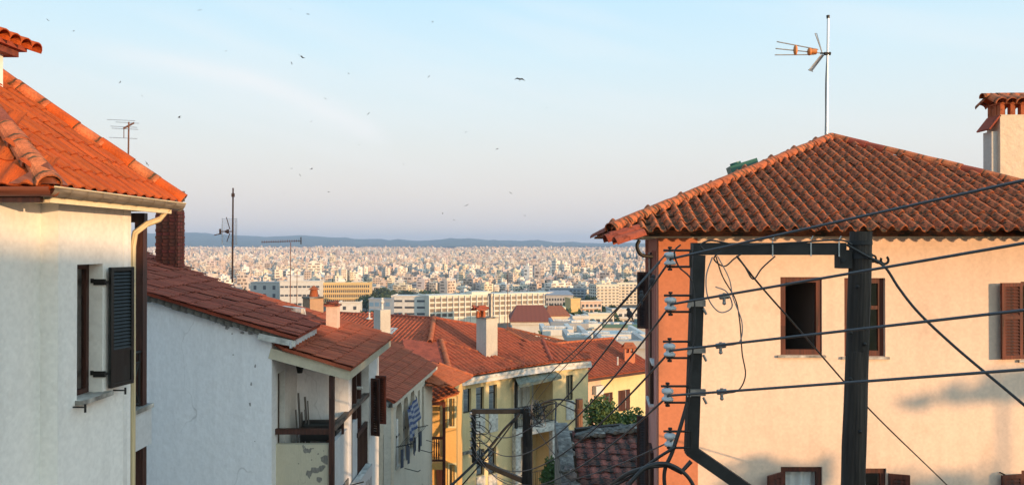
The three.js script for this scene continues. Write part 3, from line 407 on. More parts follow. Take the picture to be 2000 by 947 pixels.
// ---------------------------------------------------------------- left house with the black shutter
{
  const c0 = [-9.5, -6.49], c1 = [-4.40, -6.49], c2 = [-4.38, -7.03], c3 = [-4.216, -7.03], c4 = [-4.176, -8.29], yb = -9.6, yt = 0.40;
  const h = thing('cream_house', 'cream plastered house with orange tiled hip roof and one black louvred shutter', 'house', new V3(-4.3, yb, -6.5));
  const fF = frame(...c0, ...c1), fA = frame(...c1, ...c2), fS = frame(...c2, ...c3), f = frame(...c3, ...c4), fB = frame(...c4, -4.62, -8.29), fC = frame(-4.62, -8.29, -4.7, -8.9), fD = frame(-4.7, -8.9, -9.5, -8.9), fE = frame(-9.5, -8.9, -9.5, -6.49);
  const u0 = 0.29, u1 = 0.72, y0 = -1.484, y1 = -0.173;
  part(h, 'wall', wall(fF, rect(0, fF.L, yb, yt), [], 0.2), MAT.lhWall); part(h, 'wall', wall(fA, rect(0.002, fA.L, yb, yt), [], 0.2), MAT.lhWall); part(h, 'wall', wall(fS, rect(0.0, fS.L - 0.002, yb, yt), [], 0.2), MAT.lhWall);
  part(h, 'wall', wall(f, rect(0, f.L, yb, yt), [[u0, u1, y0, y1]], 0.22), MAT.lhWall); part(h, 'wall', wall(fB, rect(0.002, fB.L, yb, yt), [], 0.15), MAT.lhWall); part(h, 'wall', wall(fC, rect(0, fC.L, yb, yt), [], 0.15), MAT.lhWall); part(h, 'wall', wall(fD, rect(0, fD.L, yb, yt), [], 0.15), MAT.lhWall); part(h, 'wall', wall(fE, rect(0, fE.L, yb, yt), [], 0.15), MAT.lhWall);
  windowUnit(h, f, u0, u1, y0, y1, { mat: MAT.brown, rec: 0.14, w: 0.05, mull: [0.5] });
  part(h, 'sill', bx(f, u0 - 0.03, u1 + 0.06, y0 - 0.04, y0 + 0.004, -0.13, 0.085), MAT.marble);
  shutter(h, f, u1 + 0.045, 1, 0.2, 0.33, y0 + 0.03, y1 - 0.04, MAT.shutterBlack, { off: 0.05, panel: 0.29, sp: 0.036, st: 0.04 });
  for (const y of [-0.36, -1.30]) part(h, 'hinge', [bx(f, u1 - 0.03, u1 + 0.05, y - 0.012, y + 0.012, 0.004, 0.04), bx(f, u1 - 0.012, u1 + 0.012, y - 0.03, y + 0.03, -0.09, 0.03), bx(f, u1 - 0.012, u1 + 0.01, y - 0.01, y + 0.035, -0.12, -0.09)], MAT.iron);
  part(h, 'shutter_catch', [rod(f.at(u0 - 0.06, y0 - 0.05, 0.0), f.at(u0 - 0.06, y0 - 0.05, 0.12), 0.008), rod(f.at(u0 - 0.06, y0 - 0.02, 0.12), f.at(u0 - 0.06, y0 - 0.1, 0.12), 0.011)], MAT.iron);
  part(h, 'shutter_catch', [rod(f.at(u1 + 0.2, y0 - 0.02, 0.0), f.at(u1 + 0.2, y0 - 0.02, 0.13), 0.008), rod(f.at(u1 + 0.2, y0 + 0.01, 0.13), f.at(u1 + 0.2, y0 - 0.06, 0.13), 0.011)], MAT.iron);
  // eaves: boxed cornice, gutter with ring joints, downpipe
  const E0 = new V3(-3.92, 0.5, -6.36), E1 = new V3(-3.88, 0.5, -8.82);
  part(h, 'soffit', slab([new V3(-9.5, 0.44, -6.5 + 0.02), new V3(-4.05, 0.44, -6.48), new V3(-3.98, 0.44, -8.62), new V3(-9.5, 0.44, -8.62)], 0.04), MAT.lhTrim);
  part(h, 'fascia', beam(new V3(-3.97, 0.42, -6.46), new V3(-3.915, 0.42, -8.64), 0.05, 0.085), MAT.lhTrim);
  part(h, 'fascia', beam(new V3(-9.5, 0.42, -6.41), new V3(-3.99, 0.42, -6.41), 0.05, 0.09), MAT.brown);
  const half = (a, b, r) => { const d = b.clone().sub(a), L = d.length(), g = new THREE.CylinderGeometry(r, r, L, 12, 1, true, Math.PI / 2, Math.PI); g.rotateX(Math.PI / 2); const z = d.normalize(), x = new V3().crossVectors(new V3(0, 1, 0), z).normalize(), y = new V3(0, 1, 0); g.rotateZ(Math.PI); return g.applyMatrix4(new THREE.Matrix4().makeBasis(x, y, z).setPosition((a.x + b.x) / 2, (a.y + b.y) / 2, (a.z + b.z) / 2)); };
  const gm = MAT.gutter.clone(); gm.side = THREE.DoubleSide; const cm = MAT.copper.clone(); cm.side = THREE.DoubleSide;
  const gut = part(h, 'gutter', [half(E0, E1, 0.075), rod(E1.clone().add(new V3(0.0, -0.03, -0.004)), E1.clone().add(new V3(0, -0.03, 0.004)), 0.06)], gm);
  for (let i = 1; i < 10; i++) { const p = E0.clone().lerp(E1, i / 10); part(gut, 'gutter_joint', half(p.clone().add(new V3(0, 0, 0.012)), p.clone().add(new V3(0, 0, -0.012)), 0.081), gm); }
  part(gut, 'gutter_lip', rod(E0.clone().add(new V3(0.075, 0.005, 0)), E1.clone().add(new V3(0.075, 0.005, 0)), 0.009), MAT.pipeCream);
  part(h, 'gutter', half(new V3(-9.5, 0.5, -6.36), E0.clone().add(new V3(0.07, 0, 0.0)), 0.08), cm);
  part(h, 'downpipe', tube([E1.clone().add(new V3(-0.02, -0.07, 0.25)), E1.clone().add(new V3(-0.05, -0.16, 0.24)), E1.clone().add(new V3(-0.16, -0.21, 0.3)), new V3(-4.13, 0.2, -8.38), new V3(-4.185, 0.12, -8.36), new V3(-4.19, 0.0, -8.36), new V3(-4.19, -2, -8.36), new V3(-4.19, -9, -8.36)], 0.034, 60, 9), MAT.pipeCream);
  // roof
  const D0 = new V3(-3.91, 0.53, -6.38), D1 = new V3(-3.89, 0.53, -8.82), AP = new V3(-6.26, 2.32, -8.04), BK = new V3(-9.5, 2.32, -8.04);
  const rf = roof(h, [[D0, D1, AP], [new V3(-9.5, 0.53, -6.38), D0, AP, BK], [new V3(-5.0, 0.53, -8.9), new V3(-9.5, 0.53, -8.9), BK, AP]], { pu: 0.185, pv: 0.32, amp: 0.024, mats: CLAY.bright, seed: 11, jit: 0.5 });
  part(rf, 'roof_edge', slab([D1, new V3(-5.0, 0.53, -8.9), AP], 0.05, -0.012), CLAY.bright[1]);
  caps(rf, D0, AP, 0.092, 0.34, CLAY.dark.concat(CLAY.old), 5, 0.02); caps(rf, D1, AP, 0.1, 0.36, CLAY.bright.concat(CLAY.old), 6, 0.025); part(rf, 'hip_mortar', beam(D1.clone().add(new V3(-0.05, 0.02, 0.03)), AP.clone().add(new V3(0, -0.01, 0.05)), 0.09, 0.1), MAT.concrete); caps(rf, BK, AP, 0.1, 0.4, CLAY.bright, 7);
  part(rf, 'corner_flashing', (() => { const a = D0.clone().add(new V3(-0.30, 0.0, 0.06)), b = D0.clone().add(new V3(0.06, 0.0, 0.02)), c = D0.clone().add(new V3(-0.02, 0.19, -0.02)), e = D0.clone().add(new V3(0.075, 0.0, -0.16)); const g = new THREE.BufferGeometry(); const P = []; for (const q of [a, b, c, b, e, c, a, c, e, a, e, b]) P.push(q.x, q.y, q.z); g.setAttribute('position', new THREE.Float32BufferAttribute(P, 3)); g.setAttribute('uv', new THREE.Float32BufferAttribute(new Array(24).fill(0).map((_, i) => i * 0.13), 2)); g.computeVertexNormals(); return g; })(), MAT.copper);
  part(rf, 'end_flashing', beam(D1.clone().add(new V3(0.02, 0.0, -0.02)), D1.clone().add(new V3(0.02, 0.12, -0.02)), 0.09, 0.01, new V3(0, 0, 1)), MAT.galv);
  // chimney with a tiled cap
  const ch = part(h, 'chimney', wb(-5.95, -5.37, 1.2, 2.02, -7.97, -7.45), MAT.lhWall);
  part(ch, 'cap_slab', wb(-6.05, -5.27, 2.02, 2.09, -8.07, -7.35), MAT.brick); part(ch, 'cap_slab', wb(-6.1, -5.22, 2.09, 2.14, -8.13, -7.28), CLAY.dark[0]);
  const cg = capGeom(0.085, 0.5); for (let i = 0; i < 6; i++) for (const s of [1, -1]) { const z = -8.17 + i * 0.175, U = new V3(0, 0, -s), V = new V3(-s * 0.95, 0.3, 0).normalize(), N = new V3().crossVectors(U, V); piece(ch, 'cap_tile', cg, CLAY.bright[i], new THREE.Matrix4().makeBasis(U, V, N).setPosition(-5.66 + s * 0.25, 2.21, z)); }
  // balcony behind the corner
  const bal = part(h, 'balcony', wb(-5.2, -4.34, -2.36, -1.93, -9.12, -8.40), MAT.greywall);
  part(bal, 'coping', wb(-5.2, -4.32, -1.93, -1.88, -9.14, -8.38), MAT.marble);
  part(h, 'post', wb(-4.47, -4.37, -9.6, 0.40, -9.06, -8.96), MAT.brown); part(h, 'post', wb(-5.25, -5.15, -9.6, 0.40, -9.06, -8.96), MAT.brown);
  part(h, 'eave_beam', wb(-5.25, -4.36, 0.29, 0.40, -9.05, -8.97), MAT.brown);
  const rail = [rod(new V3(-4.40, -1.24, -8.38), new V3(-4.40, -1.24, -9.0), 0.02), rod(new V3(-4.40, -1.36, -8.38), new V3(-4.40, -1.36, -9.0), 0.012), rod(new V3(-4.40, -1.84, -8.38), new V3(-4.40, -1.84, -9.0), 0.012)];
  for (const [a, b] of [[-8.42, -8.62], [-8.66, -8.92]]) rail.push(rod(new V3(-4.4, -1.36, a), new V3(-4.4, -1.84, b), 0.012), rod(new V3(-4.4, -1.84, a), new V3(-4.4, -1.36, b), 0.012)); for (const z of [-8.4, -8.64, -8.94]) rail.push(rod(new V3(-4.4, -1.24, z), new V3(-4.4, -1.88, z), 0.012));
  part(bal, 'railing', rail, MAT.iron);
}

// ---------------------------------------------------------------- white house: shaded gable wall, tiled lean roofs, timber balcony
{
  const yb = G0(14), h = thing('white_house', 'weathered white house with long falling tiled roof and dark timber balcony', 'house', new V3(-5, yb, -12.4));
  const B = new V3(-3.48, -1.443, -12.2), C = new V3(-3.55, -1.425, -14.05), pl = plane3(B, C, new V3(-5.85, -0.725, -12.2));
  const yv = x => -1.443 + 0.303 * (-3.48 - x);
  const f = frame(-9.2, -12.35, -3.92, -12.35), flakes = [];
  const wallAt = (px, py) => [(px - 1000) / F * 12.35 + 9.2, (HY - py) / F * 12.35];
  for (const [px, py, r, q] of [[560, 660, 0.12, 2.2], [530, 650, 0.16, 2.4], [505, 643, 0.14, 2.4], [470, 630, 0.12, 2.4], [440, 622, 0.12, 2.4], [410, 614, 0.1, 2.6], [375, 604, 0.1, 2.6], [340, 594, 0.08, 2.6], [425, 627, 0.06], [436, 634, 0.07], [446, 630, 0.05], [441, 642, 0.05], [462, 636, 0.05], [452, 652, 0.05], [473, 650, 0.05], [495, 652, 0.09], [508, 655, 0.06], [524, 652, 0.13], [540, 655, 0.12], [555, 657, 0.1], [486, 640, 0.06], [478, 632, 0.04], [395, 612, 0.03], [410, 620, 0.04], [455, 693, 0.02], [413, 720, 0.018], [497, 862, 0.02], [330, 600, 0.03], [352, 606, 0.03], [372, 610, 0.03], [490, 750, 0.015, 0.2], [488, 790, 0.015, 0.2], [498, 715, 0.015, 0.2]]) flakes.push([...wallAt(px, py), r * 0.85, q]);
  const wm = flakeMat([0.74, 0.75, 0.78], [0.30, 0.30, 0.31], 5.4, 12, flakes, 3, 1536);
  part(h, 'wall', wall(f, [[0, yb], [f.L, yb], [f.L, yv(-3.92) - 0.1], [0, yv(-9.2) - 0.1]], [], 0.25), wm);
  part(h, 'verge_mortar', (() => { const L = []; const r = rng(8); for (let i = 0; i < 40; i++) { const x0 = -8.4 + i * 0.121, x1 = x0 + 0.13; L.push(boxUV(new THREE.BoxGeometry(0.13, 0.07 + r() * 0.05, 0.16 + r() * 0.06)).rotateZ(-0.294 + (r() - 0.5) * 0.1).translate((x0 + x1) / 2, yv((x0 + x1) / 2) - 0.115 + (r() - 0.5) * 0.02, -12.34)); } return L; })(), MAT.concrete);
  const main = roof(h, [[B, C, fromPlane(300, 499, pl), fromPlane(120, 425, pl), new V3(-9.2, yv(-9.2), -12.2)]], { pu: 0.2, pv: 0.36, amp: 0.022, mats: CLAY.dark, seed: 21, jit: 2.2 });
  part(main, 'eave_board', beam(B.clone().add(new V3(-0.09, -0.13, 0)), C.clone().add(new V3(-0.09, -0.13, 0)), 0.03, 0.12), MAT.greywall);
  part(main, 'verge_board', beam(new V3(-4.1, yv(-4.1) - 0.19, -12.25), new V3(-3.5, yv(-3.5) - 0.13, -12.25), 0.05, 0.1), MAT.panelWhite);
  // lower roof running back over the balcony
  const e0 = new V3(-2.60, -1.955, -12.28), e1 = new V3(-2.60, -1.955, -16.65), slope = x => -1.955 + 0.303 * (-2.6 - x);
  const low = roof(h, [[e0, e1, new V3(-5.6, slope(-5.6), -16.65), new V3(-5.6, slope(-5.6), -14.2), new V3(-3.7, slope(-3.7), -12.28)]], { pu: 0.2, pv: 0.33, amp: 0.024, mats: CLAY.red, seed: 22, jit: 1.1 });
  part(low, 'fascia', [beam(new V3(-3.95, slope(-3.95) - 0.185, -12.36), new V3(-2.66, slope(-2.66) - 0.145, -12.36), 0.05, 0.17)], MAT.whParapet); part(low, 'fascia', beam(new V3(-2.665, -2.085, -12.33), new V3(-2.665, -2.085, -16.5), 0.05, 0.16), MAT.whParapet);
  part(low, 'soffit', slab([new V3(-2.69, slope(-2.69) - 0.1, -12.4), new V3(-2.69, slope(-2.69) - 0.1, -16.5), new V3(-4.3, slope(-4.3) - 0.1, -16.5), new V3(-4.3, slope(-4.3) - 0.1, -12.4)], 0.02), MAT.greywall);
  // balcony recess
  const fs = frame(-3.92, -12.352, -3.92, -13.8), fb = frame(-3.92, -13.8, -2.98, -13.8), fr = frame(-2.98, -13.8, -2.92, -16.6);
  part(h, 'wall', wall(fs, [[0.25, yb], [fs.L, yb], [fs.L, -1.66], [0.25, -1.66]], [[0.32, 0.72, -5.35, -2.12]], 0.2), MAT.white);
  part(h, 'door', [bx(fs, 0.32, 0.72, -5.35, -2.12, -0.16, -0.1), bx(fs, 0.34, 0.70, -3.4, -2.3, -0.1, -0.09)], MAT.brown);
  part(h, 'wall', wall(fb, rect(-0.3, fb.L, yb, -1.95), [], 0.2), wm); part(h, 'wall', wall(fr, rect(0.21, fr.L, yb, -2.1), [[0.25, 1.75, -5.35, -2.4]], 0.2), MAT.white);
  part(h, 'wall', wall(frame(-2.92, -16.6, -9.2, -16.6), rect(0, 6.28, yb, -1.9), [], 0.2), MAT.white); part(h, 'wall', wall(frame(-9.2, -16.6, -9.2, -12.35), rect(0, 4.25, yb, -0.5), [], 0.2), MAT.white);
  part(h, 'balcony_floor', wb(-3.91, -2.97, -4.35, -4.2, -13.79, -12.6), MAT.concrete);
  const pf = frame(-3.99, -12.58, -3.06, -12.58), pa = (px, py, r) => [(px - 1000) / F * 12.58 + 3.99, (HY - py) / F * 12.58, r];
  part(h, 'parapet', wall(pf, rect(0, pf.L, yb, -3.275), [], 0.1), flakeMat([0.52, 0.48, 0.37], [0.20, 0.19, 0.17], 1.2, 8, [pa(600, 880, 0.09), pa(612, 876, 0.05), pa(622, 886, 0.05), pa(632, 895, 0.11), pa(628, 912, 0.06), pa(604, 925, 0.1), pa(616, 920, 0.09), pa(588, 928, 0.04), pa(632, 880, 0.05), pa(624, 932, 0.08), pa(583, 905, 0.03), pa(608, 898, 0.03)], 9));
  const ps = frame(-3.01, -12.69, -2.98, -14.6); part(h, 'parapet', wall(ps, rect(0, ps.L, yb, -3.3), [], 0.08), MAT.greywall);
  for (const [px, d, yt, yl] of [[648, 12.55, -2.13, yb], [683, 14.1, -2.13, yb], [692, 14.55, -2.13, yb], [701, 15.0, -2.13, yb], [713, 15.65, -2.13, yb]]) { const x = (px - 1000) / F * d, w = 0.04; part(h, 'post', wb(x - w, x + w, yl, yt, -d - w, -d + w), MAT.brown); }
  part(h, 'handrail', wb(-3.98, -3.03, -3.10, -3.01, -12.60, -12.53), MAT.brown); part(h, 'handrail', beam(new V3(-3.0, -3.03, -12.62), new V3(-2.99, -3.03, -15.6), 0.11, 0.07), M([0.22, 0.17, 0.14], { map: 'wood' }));
  part(h, 'handrail', beam(new V3(-2.99, -3.62, -14.55), new V3(-2.99, -3.62, -15.6), 0.06, 0.09), MAT.brown);
  for (let i = 0; i < 8; i++) part(h, 'baluster', wb(-3.0, -2.965, -4.9, -3.66, -14.65 - i * 0.13, -14.6 - i * 0.13), MAT.brown);
  part(h, 'baluster', wb(-3.01, -2.97, -3.3, -3.06, -13.4, -13.36), MAT.brown); part(h, 'screen', wb(-3.2, -3.14, -4.2, -3.35, -14.4, -12.9), MAT.brown);
  shutter(h, fr, 2.35, -1, 1.35, 0.24, -3.76, -2.74, MAT.redwood, { off: 0.02, sp: 0.05 }); shutter(h, fr, 1.9, -1, 1.2, 0.2, -3.9, -2.72, MAT.brown, { off: 0.02, sp: 0.05 });
  // lantern, gutter end, chimneys
  part(h, 'lantern', [rod(new V3(-3.91, -1.98, -13.35), new V3(-3.78, -1.98, -13.35), 0.014), new THREE.ConeGeometry(0.09, 0.1, 6).translate(-3.74, -2.0, -13.35), new THREE.CylinderGeometry(0.08, 0.045, 0.17, 6).translate(-3.74, -2.135, -13.35), new THREE.SphereGeometry(0.02, 6, 5).translate(-3.74, -1.94, -13.35)], MAT.iron);
  part(h, 'wall_lamp', rod(new V3(-3.02, -2.72, -14.6), new V3(-2.88, -2.72, -14.6), 0.035), MAT.panelWhite);
  part(h, 'gutter_end', [beam(pt(545, 601, 15.9), pt(592, 606, 15.6), 0.12, 0.09), beam(pt(590, 604, 15.6), pt(594, 622, 15.6), 0.09, 0.05, new V3(0, 0, 1))], MAT.panelWhite);
  const bc = pt(331, 516, 15.3), bw = part(h, 'chimney', wb(bc.x - 0.21, bc.x + 0.21, bc.y - 0.35, bc.y + 1.1, bc.z - 0.17, bc.z + 0.17), M([0.30, 0.10, 0.07], { map: 'stone' }), 'slender chimney of bare dark red brick');
  const rb = rng(31), bg = boxUV(new THREE.BoxGeometry(0.132, 0.058, 0.02)), bg2 = boxUV(new THREE.BoxGeometry(0.02, 0.058, 0.102)), bms = [0, 1, 2, 3].map(i => M([0.36 + rb() * 0.18, 0.075 + rb() * 0.04, 0.04 + rb() * 0.03], { map: 'stone', bump: 'clayBump', bs: 0.006 }));
  for (let j = 0; j < 20; j++) for (let i = 0; i < 3; i++) { const o = j % 2 ? 0.03 : -0.03; piece(bw, 'brick', bg, bms[Math.floor(rb() * 4)], new THREE.Matrix4().makeTranslation(bc.x - 0.14 + i * 0.14 + o * 0.3, bc.y - 0.3 + j * 0.07, bc.z + 0.17 + 0.004 + rb() * 0.006)); piece(bw, 'brick', bg2, bms[Math.floor(rb() * 4)], new THREE.Matrix4().makeTranslation(bc.x + 0.214 + rb() * 0.006, bc.y - 0.3 + j * 0.07, bc.z - 0.11 + i * 0.11 + o * 0.2)); }
  const pc = pt(650, 640, 15.3), pk = part(h, 'chimney', wb(pc.x - 0.11, pc.x + 0.11, pc.y - 0.2, pc.y + 0.44, pc.z - 0.13, pc.z + 0.13), MAT.chimneyPink, 'pink plastered chimney with a ragged tile top');
  part(pk, 'cap', (() => { const r = rng(4), L = [wb(pc.x - 0.14, pc.x + 0.14, pc.y + 0.44, pc.y + 0.475, pc.z - 0.16, pc.z + 0.16)]; for (let i = 0; i < 7; i++) L.push(boxUV(new THREE.BoxGeometry(0.16, 0.025, 0.12)).rotateY(r() * 3).rotateZ((r() - 0.5) * 0.3).translate(pc.x + (r() - 0.5) * 0.16, pc.y + 0.485 + i * 0.007, pc.z + (r() - 0.5) * 0.2)); return L; })(), CLAY.ruin[2]);
}
// things kept on the white house's balcony
solo('tool_bundle', (() => { const r = rng(61), L = []; for (let i = 0; i < 9; i++) { const x = -3.86 + r() * 0.24, z = -13.0 - r() * 0.6; L.push(rod(new V3(x + 0.12, -4.195, z + 0.1), new V3(x - 0.02 + r() * 0.05, -2.55 - r() * 0.8, z), 0.012 + r() * 0.008)); } return L; })(), M([0.16, 0.15, 0.15], { rough: 0.6, map: 'metal' }), 'bundle of poles and folded ladders leaning on the balcony wall', 'tools');
solo('covered_grill', [new THREE.CapsuleGeometry(0.13, 0.5, 5, 12).rotateZ(Math.PI / 2).scale(1, 0.75, 1).translate(-3.38, -3.16, -13.45), wb(-3.7, -3.08, -3.4, -3.16, -13.62, -13.28), rod(new V3(-3.62, -4.195, -13.4), new V3(-3.62, -3.25, -13.4), 0.02), rod(new V3(-3.14, -4.195, -13.4), new V3(-3.14, -3.25, -13.4), 0.02), wb(-3.65, -3.12, -4.1, -4.05, -13.6, -13.3)], MAT.black, 'black lidded barbecue grill standing on the timber balcony', 'grill');
solo('folding_chair', [beam(new V3(-3.55, -4.195, -13.0), new V3(-3.35, -3.38, -13.0), 0.03, 0.03), beam(new V3(-3.33, -4.195, -13.0), new V3(-3.53, -3.38, -13.0), 0.03, 0.03), beam(new V3(-3.55, -4.195, -12.8), new V3(-3.35, -3.38, -12.8), 0.03, 0.03), beam(new V3(-3.33, -4.195, -12.8), new V3(-3.53, -3.38, -12.8), 0.03, 0.03), beam(new V3(-3.44, -3.8, -12.8), new V3(-3.44, -3.8, -13.0), 0.3, 0.02)], M([0.35, 0.31, 0.16], { map: 'wood' }), 'pale folding chair half hidden behind the balcony parapet', 'chair');

// ---------------------------------------------------------------- arch house with washing in its loggia
{
  const yb = G0(22), h = thing('arch_house', 'cream house with a loggia of three round arches under a red tiled roof', 'house', new V3(-3.5, yb, -21));
  const N1 = pt(771, 785, 20), N2 = pt(854, 713, 26.2), ru = N2.clone().sub(N1).setY(0).normalize(), pl = plane3(N1, new V3(N2.x, N1.y, N2.z), N1.clone().add(new V3(-2, 0.8, -0.16)));
  const r1 = fromPlane(769, 668, pl), r0 = fromPlane(722, 744, pl), rl = fromPlane(560, 590, pl), r9 = fromPlane(600, 672, pl);
  const N2p = fromPlane(854, 713, pl);
  const rf = roof(h, [[N1, N2p, r1, rl, r9]], { pu: 0.21, pv: 0.36, amp: 0.022, mats: CLAY.red, seed: 31, jit: 0.8 });
  part(rf, 'fascia', beam(N1.clone().add(new V3(-0.03, -0.09, 0)), N2p.clone().add(new V3(-0.03, -0.09, 0)), 0.06, 0.09), MAT.ohWall);
  const f = frame(-3.22, -20.15, -2.74, -26.05), e = frame(-6.2, -20.75, -3.22, -20.15), top = N1.y - 0.11;
  const d2u = px => f.uAt(px);
  const A = [[773, 785], [788, 797], [801.5, 809.6]].map(([a, b]) => [d2u(a), d2u(b), -6.12, -4.30, true]);
  const S = [[816, 820, -5.85, -4.5], [824, 828, -5.85, -4.5]].map(([a, b, y0, y1]) => [d2u(a), d2u(b), y0, y1]);
  const Lw = [[801, 806, -9.6, -7.5, true], [814, 819, -9.2, -7.6], [822, 826, -9.2, -7.6]].map(([a, b, y0, y1, q]) => [d2u(a), d2u(b), y0, y1, q]);
  part(h, 'wall', wall(f, rect(0, f.L, yb, top), [...A, ...S, ...Lw], 0.2), MAT.ohWall);
  for (const [a, b, y0, y1] of S) { windowUnit(h, f, a, b, y0, y1, { mat: MAT.redwood, rec: 0.08, w: 0.04 }); }
  for (const [a, b, y0, y1] of Lw) part(h, 'pane', bx(f, a, b, y0, y1, -0.16, -0.14), MAT.glass);
  part(h, 'loggia_wall', wall(f, rect(0, f.L * 0.6, yb, top), [[0.7, 1.4, -6.1, -4.4]], 0.1).translate(-1.0, 0, 0.05), MAT.greywall);
  part(h, 'loggia_floor', bx(f, 0.1, f.L * 0.6, -6.24, -6.14, -1.0, -0.2), MAT.concrete);
  A.forEach(([a, b]) => { const L = [bx(f, a + 0.002, b - 0.002, -5.32, -5.27, -0.12, -0.07)]; for (let u = a + 0.06; u < b - 0.03; u += 0.11) L.push(bx(f, u - 0.01, u + 0.01, -6.12, -5.32, -0.105, -0.085)); part(h, 'railing', L, MAT.iron); });
  part(h, 'column', new THREE.CylinderGeometry(0.06, 0.07, 1.3, 10).translate(...f.at((A[0][0] + A[0][1]) / 2 + 0.16, -5.47, -0.12).toArray()), MAT.white); part(h, 'column', new THREE.CylinderGeometry(0.06, 0.07, 1.3, 10).translate(...f.at((A[1][0] + A[1][1]) / 2 + 0.1, -5.47, -0.12).toArray()), MAT.white);
  for (const px of [790, 818, 832]) { const u = Math.min(d2u(px), f.L - 0.1); part(h, 'bracket', [rod(f.at(u, -6.35, 0), f.at(u + 0.2, -6.5, 0.35), 0.012), rod(f.at(u + 0.2, -6.5, 0.35), f.at(u + 0.3, -6.48, 0.4), 0.012)], MAT.iron); }
  const ew = [[748, 753, -6.8, -5.0], [760, 764, -6.4, -4.75]].map(([a, b, y0, y1]) => [e.uAt(a), e.uAt(b), y0, y1]);
  const yTopAt = u => N1.y - 0.12 + (e.L - u) * 0.36;
  part(h, 'wall', wall(e, [[0, yb], [e.L - 0.002, yb], [e.L - 0.002, yTopAt(e.L) - 0.03], [0, yTopAt(0)]], ew, 0.2), MAT.ohEnd);
  for (const [a, b, y0, y1] of ew) windowUnit(h, e, a, b, y0, y1, { mat: MAT.greywall, rec: 0.06, w: 0.03, sill: 0.06 });
  part(h, 'verge_mortar', beam(N1.clone().add(new V3(-0.1, -0.1, -0.06)), r0.clone().add(new V3(0.05, -0.14, -0.02)), 0.16, 0.12), MAT.concrete);
  part(h, 'wall', wall(frame(-2.74, -26.05, -7, -26.3), rect(0, 4.2, yb, top), [], 0.2), MAT.ohWall); part(h, 'wall', wall(frame(-7, -26.3, -6.2, -20.75), rect(0, 5.5, yb, top + 0.9), [], 0.2), MAT.ohWall);
  // striped washing hung from the middle arch
  const g = new THREE.PlaneGeometry(1, 1, 28, 22), p = g.attributes.position; for (let i = 0; i < p.count; i++) { const u = p.getX(i) + 0.5, v = p.getY(i) + 0.5; const q = f.at(lerp(A[1][0] - 0.1, A[2][0] + 0.25, u), -4.62 + u * 0.18 - (1 - v) * (0.9 - 0.25 * u) - Math.sin(u * 3.14) * 0.12, 0.1 + 0.05 * Math.sin(u * 21 + v * 2) * (1.2 - v * 0.6) + 0.04 * Math.sin(u * 9) + 0.1 * (1 - v)); p.setXYZ(i, q.x, q.y, q.z); } g.computeVertexNormals();
  const cv = document.createElement('canvas'); cv.width = cv.height = 256; const cx = cv.getContext('2d'); cx.fillStyle = '#b4b9c4'; cx.fillRect(0, 0, 256, 256); cx.fillStyle = '#5a6a98'; for (let i = 0; i < 5; i++) cx.fillRect(0, i * 57, 256, 28); 
  const tx = new THREE.CanvasTexture(cv); tx.colorSpace = THREE.SRGBColorSpace; const cm = M([0.62, 0.62, 0.62], { rough: 1, side: true }); cm.map = tx;
  solo('striped_cloth', g, cm, 'blue and white striped cloth hanging out of the arched loggia', 'cloth');
  solo('drying_rack', (() => { const L = []; for (let i = 0; i < 6; i++) L.push(rod(f.at(A[0][0] + 0.1, -5.5 + i * 0.02, 0.05 + i * 0.07), f.at(A[2][1] - 0.1, -5.5 + i * 0.02, 0.05 + i * 0.07), 0.008)); for (const u of [A[0][0] + 0.15, A[2][1] - 0.15]) L.push(beam(f.at(u, -5.5, -0.02), f.at(u, -5.4, 0.45), 0.02, 0.02)); return L; })(), MAT.steelDark, 'wire drying rack fixed below the arches of the loggia', 'rack');
  solo('dark_washing', (() => { const L = [], r = rng(71); for (let i = 0; i < 7; i++) { const u = lerp(A[0][0] + 0.1, A[2][1] - 0.2, i / 6), g = new THREE.PlaneGeometry(0.24, 0.32 + r() * 0.25, 5, 5), p = g.attributes.position; for (let k = 0; k < p.count; k++) p.setZ(k, Math.sin(p.getX(k) * 25 + i) * 0.03); g.translate(0, -0.3, 0); g.computeVertexNormals(); const q = frame(f.at(u, 0, 0.12 + r() * 0.2).x, f.at(u, 0, 0.12).z, f.at(u + 1, 0, 0.12).x, f.at(u + 1, 0, 0.12).z); g.applyMatrix4(q.m); g.translate(0, -5.5, 0); L.push(g); } return L; })(), M([0.06, 0.07, 0.1], { rough: 1, side: true }), 'dark clothes drying on the rack below the arches', 'laundry');
}
// ---------------------------------------------------------------- shop sign on the lane wall of the white house
{
  const cv = document.createElement('canvas'); cv.width = 256; cv.height = 96; const c = cv.getContext('2d'); c.fillStyle = '#c9ccd0'; c.fillRect(0, 0, 256, 96); c.fillStyle = '#3c4046'; const sr = rng(12); for (let i = 0; i < 15; i++) { const x = 14 + i * 16, h = 34 + sr() * 16; c.fillRect(x, 74 - h, 4 + sr() * 3, h); if (sr() > 0.5) c.fillRect(x, 74 - h * (sr() > 0.5 ? 1 : 0.55), 12, 5); }
  const t = new THREE.CanvasTexture(cv); t.colorSpace = THREE.SRGBColorSpace; const m = M([0.9, 0.9, 0.9], { rough: 0.5 }); m.map = t;
  const f = frame(-2.955, -13.55, -2.93, -15.3), s = thing('shop_sign', 'white lettered shop sign in dark frame under the timber balcony', 'sign', f.at(0.6, -5.1, 0.1));
  part(s, 'panel', (() => { const g = new THREE.PlaneGeometry(1.55, 0.55); g.translate(0.87, -4.62, 0.13); return g.applyMatrix4(f.m); })(), m); part(s, 'box', bx(f, 0.08, 1.66, -4.9, -4.34, 0.0, 0.125), MAT.panelWhite); part(s, 'frame', [bx(f, 0.04, 1.7, -5.2, -4.91, 0.0, 0.14)], MAT.black);
  part(s, 'arm', rod(f.at(0.02, -4.28, 0), f.at(0.02, -4.2, 0.3), 0.012), MAT.iron);
}

